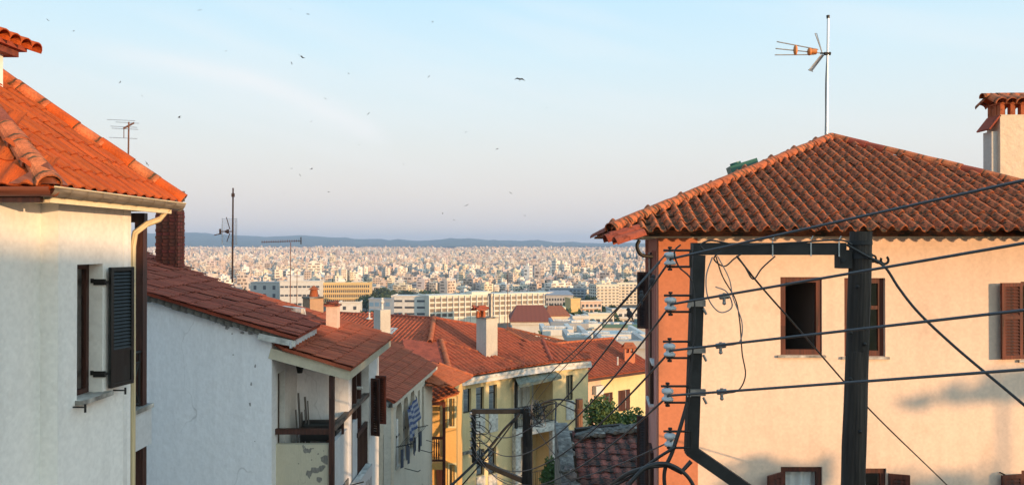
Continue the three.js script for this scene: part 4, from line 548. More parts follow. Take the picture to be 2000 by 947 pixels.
// ---------------------------------------------------------------- yellow house with the wooden balcony
{
  const yb = G0(28), h = thing('yellow_house', 'sunlit yellow house with brown wooden balcony and small orange tiled roofs', 'house', new V3(-2.5, yb, -27.5));
  const x = (px, d) => (px - 1000) / F * d, y = (py, d) => (HY - py) / F * d;
  const d0 = 26.85, d1 = 26.7, fB = frame(x(826, d0), -d0, x(868, d0), -d0), fW = frame(x(868, d1), -d1, x(891, d1), -d1 - 0.05);
  const yf = y(893, d1), yt = y(774, d0);
  part(h, 'wall', wall(fB, rect(0, fB.L, yb, yt), [[fB.uAt(858.5), fB.uAt(865), yf + 0.02, y(790, d0)]], 0.15), MAT.yellow);
  windowUnit(h, fB, fB.uAt(858.5), fB.uAt(865), yf + 0.02, y(790, d0), { mat: MAT.creamLight, rec: 0.02, w: 0.03 });
  for (let k = 0; k < 6; k++) part(h, 'clapboard', bx(fB, 0.02, fB.uAt(857), lerp(yf, yt, (k + 0.5) / 6.5) - 0.15, lerp(yf, yt, (k + 0.5) / 6.5) + 0.15, 0, 0.012 + (k % 2) * 0.006), MAT.yellow);
  const w1 = [fW.uAt(877), fW.uAt(887.5), y(832, d1), y(778, d1)], w2 = [fW.uAt(878), fW.uAt(888), y(985, d1), y(907, d1)];
  part(h, 'wall', wall(fW, rect(0, fW.L, yb, y(772, d1)), [w1, w2], 0.15), MAT.yellow);
  for (const w of [w1, w2]) { windowUnit(h, fW, ...w, { mat: MAT.brown, rec: 0.04, w: 0.025 }); const [a, b, c, e] = w, t = 0.06; part(h, 'window_surround', [bx(fW, a - t, b + t, e, e + t, -0.02, 0.03), bx(fW, a - t, b + t, c - t, c, -0.02, 0.05), bx(fW, a - t, a, c, e, -0.02, 0.03), bx(fW, b, b + t, c, e, -0.02, 0.03)], MAT.creamLight); }
  part(h, 'wall', wall(frame(x(826, d0), -d0 - 3, x(826, d0), -d0 - 0.16), rect(0, 2.8, yb, yt), [], 0.1), MAT.yellow);
  const q = x(891, d1); part(h, 'wall', wall(frame(q, -d1 - 0.06, q - 0.1, -31.5), rect(0, 4.8, yb, yt), [], 0.15), MAT.yellow); part(h, 'wall', wall(frame(q - 0.1, -31.5, -4, -31.5), rect(0, 2, yb, yt), [], 0.15), MAT.yellow);
  // balcony
  const bx0 = x(832, 26.0), bx1 = x(867, 26.0); part(h, 'balcony_floor', wb(bx0 - 0.3, bx1, yf - 0.22, yf, -26.84, -26.0), MAT.yellow);
  part(h, 'post', wb(bx1 - 0.05, bx1 + 0.05, yf - 3, yt - 0.02, -26.08, -25.98), MAT.redwood); part(h, 'beam', wb(bx0 - 0.3, bx1 + 0.05, yt - 0.14, yt - 0.02, -26.07, -26.0), MAT.redwood);
  part(h, 'handrail', wb(bx0 - 0.3, bx1 - 0.05, yf + 0.82, yf + 0.9, -26.06, -25.98), MAT.redwood); part(h, 'bottom_rail', wb(bx0 - 0.3, bx1 - 0.05, yf + 0.06, yf + 0.12, -26.05, -25.99), MAT.redwood);
  for (let i = 0; i < 9; i++) part(h, 'baluster', new THREE.LatheGeometry([[0.015, 0], [0.03, 0.15], [0.02, 0.35], [0.034, 0.5], [0.016, 0.7]].map(([a, b]) => new THREE.Vector2(a, b)), 7).translate(bx0 - 0.2 + i * (bx1 - bx0 + 0.1) / 9, yf + 0.12, -26.02), MAT.redwood);
  // lower floor behind
  part(h, 'door', wb(bx1 - 0.34, bx1 - 0.06, yf - 3, yf - 0.26, -26.84, -26.78), MAT.brown);
  // two stepped roofs
  const pU = plane3(pt(895, 751, 26.0), pt(922, 736, 28.4), pt(854, 713, 28.0)), pL = plane3(pt(838, 786, 25.9), pt(895, 766, 26.3), pt(834, 747, 28.0));
  const up = roof(h, [[pt(888, 753, 25.9), fromPlane(922, 736, pU), fromPlane(856, 712, pU), fromPlane(834, 745, pU)]], { pu: 0.19, pv: 0.3, amp: 0.03, mats: CLAY.orange, seed: 41 });
  const lo = roof(h, [[pt(838, 786, 25.9), pt(896, 766, 26.3), fromPlane(884, 752, pL), fromPlane(833, 742, pL)]], { pu: 0.19, pv: 0.3, amp: 0.03, mats: CLAY.orange, seed: 42 });
  caps(up, fromPlane(922, 735, pU), fromPlane(856, 712, pU), 0.08, 0.32, CLAY.orange, 44);
}

// ---------------------------------------------------------------- cream apartment house across the lane bend
{
  const yb = G0(38), h = thing('cream_apartment_house', 'cream two-storey apartment house with red tiled hip roofs and a recessed balcony', 'house', new V3(-1, yb, -37));
  const n = new V3(0.694, 0, 0.72), O = new V3(-1.917, 0, -34.6).addScaledVector(n, -0.45), t = new V3(0.72, 0, -0.694), at = (u, k = 0) => [O.x + t.x * u + n.x * k, O.z + t.z * u + n.z * k];
  const f = frame(...at(-0.9), ...at(3.15)), yT = -6.05, U = px => f.uAt(px), Y = (u, py) => f.yAt(u, py);
  const wins = []; for (const [a, b, p0, p1] of [[904.5, 920.5, 807, 759], [929.5, 945.5, 806, 755.5], [955, 970.5, 804, 751.5], [930.5, 946, 929, 877], [953.5, 969, 926, 874]]) { const u0 = U(a), u1 = U(b), m = (u0 + u1) / 2; wins.push([u0, u1, Y(m, p0), Y(m, p1)]); }
  part(h, 'wall', wall(f, rect(0, f.L, yb, yT), wins, 0.25), MAT.cream);
  wins.forEach(([a, b, c, e], i) => { windowUnit(h, f, a, b, c, e, { mat: MAT.steelDark, rec: 0.14, w: 0.045, bars: i ? [0.7] : [], curtain: i < 3 ? [0, 0.5] : null }); if (i) part(h, 'panel', bx(f, a - 0.02, b + 0.04, c - 0.95, c - 0.02, 0.0, 0.04), MAT.panelWhite); });
  part(h, 'shade_band', bx(f, -0.02, 1.2, -9.55, -9.42, 0, 0.1), MAT.concrete);  // grey band painted in for the shade line under the upper floor
  const M1 = at(3.15), M2 = [2.09, -38.75], M3 = [3.98, -39.62];
  // recess with balcony
  const fm = frame(...M1, ...M2), back = 1.3, g0 = fm.uAt(1033), ys = -8.85;
  part(h, 'wall', wall(frame(fm.at(0, 0, -back).x, fm.at(0, 0, -back).z, fm.at(fm.L, 0, -back).x, fm.at(fm.L, 0, -back).z), rect(0, fm.L, yb, yT), [[1.1, 2.45, ys, -6.9], [0.5, 2.4, -12.4, -9.4]], 0.15), MAT.cream);
  const fk = frame(fm.at(0, 0, -back).x, fm.at(0, 0, -back).z, fm.at(fm.L, 0, -back).x, fm.at(fm.L, 0, -back).z);
  windowUnit(h, fk, 1.1, 2.45, ys + 0.005, -6.9, { mat: MAT.panelWhite, rec: 0.03, w: 0.06, mull: [0.5], curtain: [0.1, 0.9] }); windowUnit(h, fk, 0.5, 2.4, -12.4, -9.4, { mat: MAT.panelWhite, rec: 0.03, w: 0.06, mull: [0.35, 0.7], curtain: [0.3, 1] });
  part(h, 'wall', wall(frame(M1[0] - 0.01, M1[1] - 0.2, fk.at(0, 0).x, fk.at(0, 0).z), rect(0, 1.15, yb, yT), [], 0.2).translate(0, 0, 0), MAT.cream);
  part(h, 'wall', wall(frame(fk.at(fk.L, 0).x, fk.at(fk.L, 0).z, M2[0], M2[1] - 0.01), rect(0, 1.25, yb, yT), [], 0.2), MAT.cream);
  part(h, 'balcony_slab', bx(fm, -0.05, fm.L + 0.05, ys - 0.42, ys - 0.02, -back + 0.01, 0.32), MAT.panelWhite);
  part(h, 'pier', bx(fm, -0.06, 0.26, yb, ys - 0.43, 0.02, 0.3), MAT.panelWhite); part(h, 'pier', bx(fm, fm.L - 0.28, fm.L, yb, ys - 0.43, 0.02, 0.3), MAT.panelWhite);
  part(h, 'pier', bx(fm, 0.02, 0.14, ys - 0.01, -6.35, 0.1, 0.22), MAT.steelDark);
  part(h, 'balcony_slab', bx(fm, 0.28, fm.L - 0.3, -12.5, -12.2, -0.3, 0.3), MAT.panelWhite);
  // scrolled iron rail
  const rr = [bx(fm, 0.15, fm.L - 0.02, ys + 0.98, ys + 1.02, 0.22, 0.26), bx(fm, 0.15, fm.L - 0.02, ys + 0.06, ys + 0.09, 0.22, 0.26)]; for (let u = 0.2; u < fm.L; u += 0.14) rr.push(bx(fm, u - 0.008, u + 0.008, ys + 0.06, ys + 1, 0.232, 0.248)); for (let i = 0; i < 7; i++) { const c = fm.at(0.4 + i * 0.32, ys + 0.5, 0.25); rr.push(new THREE.TorusGeometry(0.13, 0.012, 5, 14).rotateY(Math.atan2(fm.n.x, fm.n.z)).translate(c.x, c.y, c.z)); }
  part(h, 'railing', rr, MAT.steelDark);
  part(h, 'railing', (() => { const L = [bx(fm, 0.28, fm.L - 0.3, -11.2, -11.16, 0.2, 0.24)]; for (let u = 0.35; u < fm.L - 0.3; u += 0.13) L.push(bx(fm, u - 0.008, u + 0.008, -12.2, -11.18, 0.212, 0.228)); return L; })(), MAT.steelDark);
  // canvas awning over the balcony
  const aw = [fm.at(-0.25, -6.62, 0.75), fm.at(fm.L + 0.05, -6.5, 0.6), fm.at(fm.L, -6.12, -0.4), fm.at(0.3, -6.12, -0.5)];
  part(h, 'awning', [slab([aw[0], aw[1], aw[2]], 0.03), slab([aw[0], aw[2], aw[3]], 0.03)], MAT.tarp); part(h, 'awning_valance', beam(aw[0].clone().add(new V3(0, -0.08, 0)), aw[1].clone().add(new V3(0, -0.08, 0)), 0.03, 0.16), MAT.tarp);
  // right-hand block
  const fr = frame(...M2, ...M3), wr = [fr.uAt(1105.5), fr.uAt(1119), fr.yAt(1, 781), fr.yAt(1, 732)];
  part(h, 'wall', wall(fr, rect(0, fr.L, yb, yT), [wr], 0.2), MAT.cream); windowUnit(h, fr, ...wr, { mat: MAT.steelDark, rec: 0.1, w: 0.05, mull: [0.5] }); part(h, 'panel', bx(fr, wr[0], wr[1] + 0.06, wr[2] - 1.0, wr[2] - 0.02, 0, 0.04), MAT.panelWhite);
  part(h, 'wall', wall(frame(M3[0], M3[1] - 0.01, M3[0] - 1.5, M3[1] - 7), rect(0, 7, yb, yT), [], 0.2), MAT.cream); const lw = at(-0.9); part(h, 'wall', wall(frame(lw[0] - 5, lw[1] - 5, lw[0], lw[1] - 0.01), rect(0, 7, yb, yT), [], 0.2), MAT.cream);
  // eaves band
  const band = (a, b, c) => { part(h, 'cornice', beam(a, b, 0.5, 0.2), MAT.greywall); part(h, 'gutter', beam(a.clone().add(c).add(new V3(0, 0.15, 0)), b.clone().add(c).add(new V3(0, 0.15, 0)), 0.16, 0.14), MAT.panelWhite); };
  const E = (px, py, d) => pt(px, py, d), eA = E(905, 733.5, 34.25), eB = E(1023, 714, 37), eC = E(1047, 709, 38.0), eD = E(1078, 707, 38.3), eE = E(1155, 702, 39.55); for (const e of [eA, eB, eC, eD, eE]) e.y = -5.83;
  const dn = new V3(0, -0.36, 0), inn = n.clone().multiplyScalar(-0.3);
  band(eA.clone().add(dn).add(inn), eB.clone().add(dn).add(inn), n.clone().multiplyScalar(0.24)); band(eB.clone().add(dn).add(inn), eD.clone().add(dn).add(new V3(0, 0, -0.25)), new V3(0.02, 0, 0.2)); band(eD.clone().add(dn).add(new V3(-0.05, 0, -0.3)), eE.clone().add(dn).add(new V3(-0.1, 0, -0.25)), new V3(0.05, 0, 0.22));
  // roofs
  const inV = n.clone().multiplyScalar(-1), pm = plane3(eA, eB, eA.clone().addScaledVector(inV, 5).add(new V3(0, 1.75, 0))), P = (x, y) => fromPlane(x, y, pm);
  const k1 = P(848, 622), k0 = k1.clone().add(new V3(-5.83, 0, -3.1).multiplyScalar(1.15)), pa = plane3(k1, k0, k1.clone().add(new V3(-0.47 * 4, -1.4, 0.883 * 4))), PA = (x, y) => fromPlane(x, y, pa);
  const pw = plane3(eA, P(862, 667), P(877, 722).add(new V3(-1.2, -0.3, -0.6)));
  const pr = plane3(eD, eE, eD.clone().add(new V3(-0.4, 1.0, -3))), PR = (x, y) => fromPlane(x, y, pr), HH = PR(1060, 667), pvv = plane3(eB, eD, HH);
  const rf = roof(h, [[eA, eB, P(1036, 690), P(1026, 667), P(985, 645), k1, P(842, 668), P(862, 667), P(877, 722)], [PA(700, 690), PA(830, 690), PA(840, 668), k1, k0], [eD, eE, PR(1152, 690), PR(1060, 667)], [eB, eD, HH, fromPlane(1026, 667, pvv)]], { pu: 0.26, pv: 0.36, amp: 0.058, mats: CLAY.red, seed: 51, jit: 0.8 });
  part(rf, 'roof_wing', slab([P(842, 668), P(862, 667), P(877, 722), P(877, 722).add(new V3(-2.2, -0.35, -0.4)), P(842, 668).add(new V3(-1.6, -0.75, 0.2))], 0.06), CLAY.dark[1]); part(rf, 'roof_wing', slab([PR(1060, 667), PR(1152, 690), PR(1152, 690).add(new V3(-1, -1.2, -4)), PR(1060, 667).add(new V3(0, -1.2, -4))], 0.06), CLAY.dark[1]); part(rf, 'roof_wing', slab([k1, P(985, 645), P(985, 645).add(new V3(-2, -1.5, -4)), k1.clone().add(new V3(-1, -1.5, -4))], 0.06), CLAY.dark[1]);
  caps(rf, P(840, 669), k1, 0.13, 0.36, CLAY.orange, 51, 0.05); caps(rf, P(877, 721), P(862, 667), 0.13, 0.36, CLAY.orange, 52, 0.05); caps(rf, P(1024, 713), P(864, 667), 0.06, 0.36, CLAY.orange, 53, 0.02); caps(rf, k0, k1, 0.1, 0.4, CLAY.dark, 54, 0.02); caps(rf, eD, PR(1060, 667), 0.12, 0.36, CLAY.dark, 55, 0.05); caps(rf, P(1026, 667), P(985, 645), 0.1, 0.36, CLAY.orange, 56, 0.03); caps(rf, P(985, 645), k1, 0.1, 0.36, CLAY.red, 57, 0.03); caps(rf, eB, P(1026, 667), 0.06, 0.36, CLAY.dark, 58, 0.02); caps(rf, PR(1152, 690), PR(1060, 667), 0.1, 0.36, CLAY.red, 59, 0.03);
  // chimneys turned with the house
  const chim = (px, py, pl, w, top, mat, label, o = {}) => { const b = fromPlane(px, py, pl), a = Math.PI / 4 - 0.03, g = (x, y0, y1, s) => boxUV(new THREE.BoxGeometry(x, y1 - y0, x)).rotateY(s ?? a).translate(b.x, b.y + (y0 + y1) / 2, b.z); const c = part(h, 'chimney', g(w, -0.6, top), mat, label); return [c, b, g]; };
  const [c1, b1, g1] = chim(951, 690, pm, 0.74, 1.75, MAT.chimneyGrey, 'broad grey plastered chimney with a steel flue');
  part(c1, 'cap', g1(0.8, 1.75, 1.8), MAT.concrete); part(c1, 'flue', new THREE.CylinderGeometry(0.11, 0.11, 1.15, 12).translate(b1.x + 0.2, b1.y + 2.35, b1.z), MAT.galv); part(c1, 'flue_cap', new THREE.CylinderGeometry(0.15, 0.15, 0.12, 12).translate(b1.x + 0.2, b1.y + 2.9, b1.z), MAT.galv);
  for (const [dx, dz] of [[-0.3, 0], [-0.45, 0.15], [-0.15, 0.1]]) part(c1, 'clay_pot', new THREE.CylinderGeometry(0.07, 0.09, 0.32, 9).translate(b1.x + dx, b1.y + 1.95, b1.z + dz), CLAY.orange[0]);
  part(c1, 'pot_roof', (() => { const r = rng(7), L = []; for (let i = 0; i < 9; i++) L.push(new THREE.CylinderGeometry(0.11, 0.11, 0.4, 8, 1, true, 0, Math.PI).rotateZ(Math.PI / 2).rotateY(r() * 0.8).rotateZ((r() - 0.5) * 0.5).translate(b1.x - 0.35 + (r() - 0.5) * 0.5, b1.y + 2.12 + r() * 0.16, b1.z + (r() - 0.5) * 0.4)); return L; })(), (() => { const m = CLAY.dark[2].clone(); m.side = THREE.DoubleSide; return m; })());
  const [c2, b2, g2] = chim(746, 655, pa, 0.62, 1.35, MAT.chimneyGrey, 'grey and yellowish plastered chimney with a white flashing');
  part(c2, 'flue', rod(new V3(b2.x, b2.y + 1.35, b2.z), new V3(b2.x, b2.y + 1.95, b2.z), 0.07), MAT.panelWhite); part(c2, 'cowl', new THREE.SphereGeometry(0.12, 8, 6).translate(b2.x, b2.y + 1.75, b2.z), MAT.panelWhite); part(c2, 'flashing', slab([PA(735, 662), PA(755, 664), PA(777, 643), PA(757, 641)], 0.04, 0.07), MAT.panelWhite);
  const vp = fromPlane(721, 626, pa); part(h, 'vent_pipe', [rod(vp, vp.clone().add(new V3(0, 0.45, 0)), 0.05), new THREE.SphereGeometry(0.16, 8, 5).scale(1.2, 0.4, 1).translate(vp.x, vp.y + 0.1, vp.z)], MAT.panelWhite);
}
// lower lit roof standing behind the cream apartment house
{
  const yb = G0(50), h = thing('red_roof_house', 'house behind the cream apartment house showing only its lit orange roof', 'house', new V3(3, yb, -52));
  const e0 = pt(975, 668, 46), e1 = pt(1160, 688, 48), pl = plane3(e0, e1, pt(1000, 642, 52));
  part(h, 'wall', wb(e0.x + 0.3, e1.x - 0.3, yb, Math.min(e0.y, e1.y) - 0.15, -54, -47.8), MAT.creamLight);
  const rf = roof(h, [[e0, e1, fromPlane(1150, 677, pl), fromPlane(1056, 660, pl), fromPlane(992, 640, pl)]], { pu: 0.26, pv: 0.36, amp: 0.058, mats: CLAY.orange, seed: 61 });
  caps(rf, fromPlane(1150, 677, pl), fromPlane(992, 640, pl), 0.11, 0.4, CLAY.orange, 62, -0.03);
}
// ---------------------------------------------------------------- house with brown shutters behind the ruin
{
  const yb = G0(45), h = thing('shuttered_house', 'cream house with brown shutters and red tiled roof behind leafy bushes', 'house', new V3(6, yb, -46));
  const A = pt(1149, 0, 44), f = frame(A.x, A.z, A.x + 0.80, A.z - 0.60), B = f.at(4.2, 0), yT = -7.55, U = px => f.uAt(px);
  const w = [[1178, 1196, 806, 768], [1207, 1230, 803, 763]].map(([a, b, p, q]) => { const u0 = U(a), u1 = U(b); return [u0, u1, f.yAt(u0, p), f.yAt(u0, q)]; });
  part(h, 'wall', wall(f, rect(0, 1.0, yb, yT), [], 0.2), MAT.chimneyPink); part(h, 'wall', wall(f, rect(1.002, 5.2, yb, yT), w, 0.2), MAT.creamLight);
  for (const [a, b, c, e] of w) { windowUnit(h, f, a, b, c, e, { mat: MAT.redwood, rec: 0.08, w: 0.05 }); const m = (b - a) / 2; shutter(h, f, a + 0.02, 1, 0.35, m * 0.9, c, e, MAT.redwood, { sp: 0.08 }); shutter(h, f, b - 0.02, -1, 0.3, m * 0.9, c, e, MAT.redwood, { sp: 0.08 }); }
  part(h, 'air_conditioner', bx(f, 0.35, 0.95, -8.6, -8.1, 0.01, 0.3), MAT.greywall);
  part(h, 'wall', wb(f.at(0, 0, 0).x - 0.6, f.at(0).x - 0.4, yb, yT, -50, -44.3), MAT.chimneyPink);
  const e0 = f.at(-0.6, yT + 0.05, 0.5), e1 = f.at(5.4, yT + 0.05, 0.5), up = f.n.clone().multiplyScalar(-4).add(new V3(0, 1.45, 0)), pl = plane3(e0, e1, e0.clone().add(up));
  const rf = roof(h, [[e0, e1, e1.clone().add(up), e0.clone().add(up)]], { pu: 0.26, pv: 0.36, amp: 0.058, mats: CLAY.red, seed: 71 });
  caps(rf, e1.clone().add(up), e0.clone().add(up), 0.11, 0.4, CLAY.orange, 72);
  part(rf, 'eave_board', beam(e0.clone().add(new V3(0, -0.14, 0)), e1.clone().add(new V3(0, -0.14, 0)), 0.08, 0.14), MAT.brown);
  const c = pt(1229, 699, 47), ch = part(h, 'chimney', wb(c.x - 0.32, c.x + 0.32, c.y - 0.6, c.y + 0.35, c.z - 0.3, c.z + 0.3), MAT.coral, 'terracotta chimney shaped like a little house');
  for (const dx of [-0.27, 0, 0.27]) part(ch, 'leg', wb(c.x + dx - 0.05, c.x + dx + 0.05, c.y + 0.35, c.y + 0.7, c.z - 0.28, c.z + 0.28), MAT.coral);
  part(ch, 'cap', [slab([new V3(c.x - 0.45, c.y + 0.66, c.z + 0.4), new V3(c.x + 0.45, c.y + 0.66, c.z + 0.4), new V3(c.x + 0.25, c.y + 0.98, c.z), new V3(c.x - 0.25, c.y + 0.98, c.z)], 0.06), slab([new V3(c.x - 0.45, c.y + 0.66, c.z - 0.4), new V3(c.x + 0.45, c.y + 0.66, c.z - 0.4), new V3(c.x + 0.25, c.y + 0.98, c.z), new V3(c.x - 0.25, c.y + 0.98, c.z)], 0.06)], CLAY.orange[1]);
  part(h, 'vent_pipe', rod(pt(1206.5, 713, 45.6), pt(1206.5, 697, 45.6), 0.05), MAT.panelWhite);
  solo('satellite_dish', [new THREE.SphereGeometry(0.42, 14, 6, 0, 6.283, 0, 0.75).rotateX(1.2).rotateY(0.6).translate(...pt(1200, 684, 50).toArray()), rod(pt(1200, 712, 50.2), pt(1200, 680, 50.2), 0.03)], (() => { const m = MAT.orangePlastic.clone(); m.side = THREE.DoubleSide; return m; })(), 'small orange-tinted satellite dish beside the terracotta chimney', 'dish');
}
// ---------------------------------------------------------------- ruined roof with loose old tiles beside the rose wall
{
  const yb = G0(19), h = thing('ruined_shed', 'low ruined stone shed with weathered patchy tile roof', 'shed', new V3(2.2, yb, -18.6));
  const a = pt(1128, 850, 20.2), b = pt(1262, 834, 20.8), c = pt(1135, 960, 17.4), e = pt(1275, 965, 17.4);
  const pl = plane3(c, e, a); b.copy(fromPlane(1275, 834, pl));
  const rf = roof(h, [[c, e, b, a]], { pu: 0.29, pv: 0.31, amp: 0.014, mats: CLAY.ruin, seed: 81, jit: 2.4 });
  part(rf, 'ridge_mortar', (() => { const r = rng(9), L = []; for (let i = 0; i < 26; i++) { const k = (i + 0.5) / 26, p = a.clone().lerp(b, k); L.push(boxUV(new THREE.DodecahedronGeometry(0.13 + r() * 0.09, 0)).scale(1, 0.55, 1.3).rotateY(r() * 3).translate(p.x, p.y + 0.03 + r() * 0.05, p.z + r() * 0.25)); } return L; })(), MAT.stone);
  const f = frame(pt(1097, 0, 17.6).x, -17.6, pt(1097, 0, 17.6).x + 0.1, -20.4); const gx = pt(1097, 0, 17.6).x;
  part(h, 'wall', (() => { const s = new THREE.Shape([[-17.2, yb], [-17.2, -5.75], [-18.2, -5.2], [-19.2, -4.85], [-20.5, -4.75], [-20.5, yb]].map(([z, y]) => new THREE.Vector2(-z, y))); const g = new THREE.ExtrudeGeometry(s, { depth: 0.34, bevelEnabled: false }); g.rotateY(Math.PI / 2); return g.translate(gx, 0, 0); })(), MAT.stone);
  const r = rng(82), sg = [0, 1, 2].map(i => boxUV(new THREE.DodecahedronGeometry(0.16, 0)).scale(1.2, 0.7, 1)), sm = [0, 1, 2].map(i => M([0.3 + r() * 0.12, 0.29 + r() * 0.1, 0.27 + r() * 0.1], { map: 'stone', bump: 'clayBump', bs: 0.02 }));
  for (let i = 0; i < 26; i++) { const z = -17.3 - r() * 3.0, top = z > -18.2 ? lerp(-5.75, -5.2, (-z - 17.2)) : lerp(-5.2, -4.8, (-z - 18.2) / 2.2); piece(h, 'stone', sg[i % 3], sm[i % 3], new THREE.Matrix4().makeRotationY(r() * 3).setPosition(gx + 0.1 + r() * 0.2, i < 18 ? top - 0.02 : top - 0.3 - r() * 0.8, z)); }
  part(h, 'wall', wb(gx + 0.35, 3.6, yb, -6.2, -17.75, -17.5), MAT.stone); part(h, 'wall', wb(gx + 0.35, 3.6, yb, -5.05, -20.9, -20.6), MAT.stone);
  part(h, 'ridge_beam', beam(a.clone().add(new V3(-0.05, 0.12, -0.05)), a.clone().lerp(b, 0.6).add(new V3(0, 0.1, -0.1)), 0.16, 0.12), MAT.pole);
}
// ---------------------------------------------------------------- bushes
function bush(name, label, px, pyTop, d, rx, ry, n, leaf, mat, seed, yb) { const top = pt(px, pyTop, d), t = thing(name, label, 'bush', new V3(top.x, yb, top.z)); part(t, 'crown', crownGeom(seed, rx, ry, n, leaf, 14).translate(top.x, top.y - ry * 0.82, top.z), mat); const S = [], r = rng(seed); for (let i = 0; i < 5; i++) S.push(tube([new V3(top.x + (r() - 0.5) * 0.3, yb, top.z), new V3(top.x + (r() - 0.5) * rx * 0.6, (yb + top.y) / 2, top.z + (r() - 0.5) * 0.4), new V3(top.x + (r() - 0.5) * rx, top.y - ry * 0.5, top.z + (r() - 0.5) * rx)], 0.03, 8, 5)); part(t, 'trunk', S, MAT.bark); return t; }
bush('leafy_bush', 'dense round green bush rising behind the ruined tile roof', 1180, 790, 27, 1.0, 1.0, 5200, 0.075, MAT.leafA, 91, G0(27));
bush('leafy_bush', 'lighter straggling shrub between the round bush and rose wall', 1232, 804, 27.5, 0.85, 0.75, 2900, 0.075, MAT.leafA, 92, G0(27));
bush('leafy_bush', 'small shrub beside the ruined stone wall by the utility pole', 1079, 893, 21.5, 0.42, 0.55, 1500, 0.06, MAT.leafA, 93, G0(21.5));

// ---------------------------------------------------------------- peach house on the right
{
  const yb = G0(12), Z = -12, X = px => (px - 1000) / F * 12, Yp = py => (HY - py) / F * 12, h = thing('peach_house', 'sunlit peach house with coral corner strip and mossy tiled hip roof', 'house', new V3(X(1400), yb, Z));
  const x0 = X(1288), x1 = X(1363), x2 = 9.75, zb = -14.9, sx = 2.33 + 0.118 * 2.9;
  const f = frame(x0, Z, x2, Z), u = px => X(px) - x0, yT = 0.14;
  const wins = [[1525, 1606, 693, 541], [1650, 1730, 696, 543], [1995, 2072, 702, 550], [1525, 1606, 1062, 911], [1650, 1731, 1064, 914], [1995, 2072, 1068, 918]].map(([a, b, p, q]) => [u(a), u(b), Yp(p), Yp(q)]);
  const uc = x1 - x0;
  part(h, 'wall', wall(f, rect(uc, f.L, yb, yT), wins, 0.28), MAT.peach);
  part(h, 'corner_strip', wall(frame(x0, Z, x1, Z), rect(-0.012, uc - 0.002, yb, yT), [], 0.2).translate(0, 0, 0.012), MAT.coral, 'coral painted corner strip');
  windowUnit(h, f, ...wins[0], { rec: 0.03, w: 0.085, pane: false, proud: 0.01, sill: 0.045 });
  windowUnit(h, f, ...wins[1], { rec: 0.06, w: 0.085, mull: [0.52], bars: [0.62], sill: 0.045 });
  windowUnit(h, f, ...wins[2], { rec: 0.06, w: 0.07, mull: [0.5], sill: 0.045 });
  windowUnit(h, f, ...wins[3], { rec: 0.03, w: 0.085, curtain: [0.05, 0.95] }); windowUnit(h, f, ...wins[4], { rec: 0.03, w: 0.085, curtain: [0.05, 0.6] }); windowUnit(h, f, ...wins[5], { rec: 0.05, w: 0.08 });
  // shutters: thick louvred leaves, most stand out from the wall
  shutter(h, f, u(1995), -1, 0.2, 0.385, Yp(700), Yp(552), MAT.shutterRed, { sp: 0.05, st: 0.06, mid: 0.55, off: 0.03 });
  shutter(h, f, u(1527), -1, 0.62, 0.37, Yp(1062), Yp(920), MAT.shutterRed, { sp: 0.05, st: 0.075, off: 0.03 }); shutter(h, f, u(1733), 1, 0.3, 0.31, Yp(1064), Yp(923), MAT.shutterRed, { sp: 0.05, st: 0.075, off: 0.03 }); shutter(h, f, u(1995), -1, 0.2, 0.385, Yp(1068), Yp(924), MAT.shutterRed, { sp: 0.05, st: 0.06, off: 0.03 });
  part(h, 'shutter_catch', rod(f.at(u(1953), Yp(922), 0), f.at(u(1953), Yp(922), 0.12), 0.012), MAT.iron);
  // shaded side wall
  const s = frame(sx, zb, x0, Z - 0.0), rs = s.L; // seen from the lane: left end is the far one
  const fs = frame(x0, Z, sx, zb), sideU = px => fs.uAt(px);
  // outward of the lane side is -x: frame from far to near
  const fo = frame(sx, zb, x0, Z); const q = px => rs - fs.uAt(px);
  const sw = [[q(1271), q(1263), -2.75, 0.02], [q(1281), q(1276.5), -1.9, -0.12], [q(1271), q(1263), -6.4, -3.4]].map(([a, b, y0, y1]) => [Math.max(0.1, Math.min(a, b)), Math.max(a, b), y0, y1]).map(([a, b, y0, y1]) => [Math.max(0.15, b - 0.75), b, y0, y1]);
  sw[0] = [0.95, 1.65, -2.75, -0.1]; sw[1] = [2.0, 2.5, -1.9, -0.12]; sw[2] = [0.95, 1.65, -6.4, -3.6];
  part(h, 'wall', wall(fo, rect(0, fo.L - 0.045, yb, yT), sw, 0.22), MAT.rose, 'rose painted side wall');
  for (const w of sw) windowUnit(h, fo, ...w, { mat: MAT.brown, rec: 0.08, w: 0.06, sill: 0.09, sillMat: MAT.white });
  shutter(h, fo, 0.62, -1, 1.25, 0.21, Yp(632) * 1.27, Yp(528) * 1.27, MAT.brown, { sp: 0.045, off: 0.03 });
  shutter(h, fo, 0.6, -1, 1.2, 0.22, -5.4, -3.2, MAT.brown, { sp: 0.05, off: 0.03 });
  for (const [a, b, y0, y1] of [sw[0], sw[2]]) for (const k of [0, 1]) part(h, 'shutter', bx(fo, lerp(a, b, k * 0.5) + 0.01, lerp(a, b, k * 0.5 + 0.5) - 0.01, y0, y1, 0.004, 0.05 + k * 0.01), MAT.brown); part(h, 'window_surround', [bx(fo, 1.94, 2.0, -1.96, -0.06, 0.0, 0.05), bx(fo, 2.5, 2.56, -1.96, -0.06, 0, 0.05)], MAT.rose);
  part(h, 'pilaster', bx(fo, 2.74, 2.86, yb, yT - 0.002, 0.0, 0.03), MAT.rose); part(h, 'pilaster', bx(fo, 0.02, 0.2, yb, yT - 0.002, 0.0, 0.05), MAT.rose);
  part(h, 'wall', wall(frame(x2, Z - 0.001, x2, zb), rect(0, Z - zb, yb, yT), [], 0.25), MAT.peach); part(h, 'wall', wall(frame(x2, zb, sx, zb), rect(0.002, x2 - sx - 0.002, yb, yT), [], 0.25), MAT.peach);
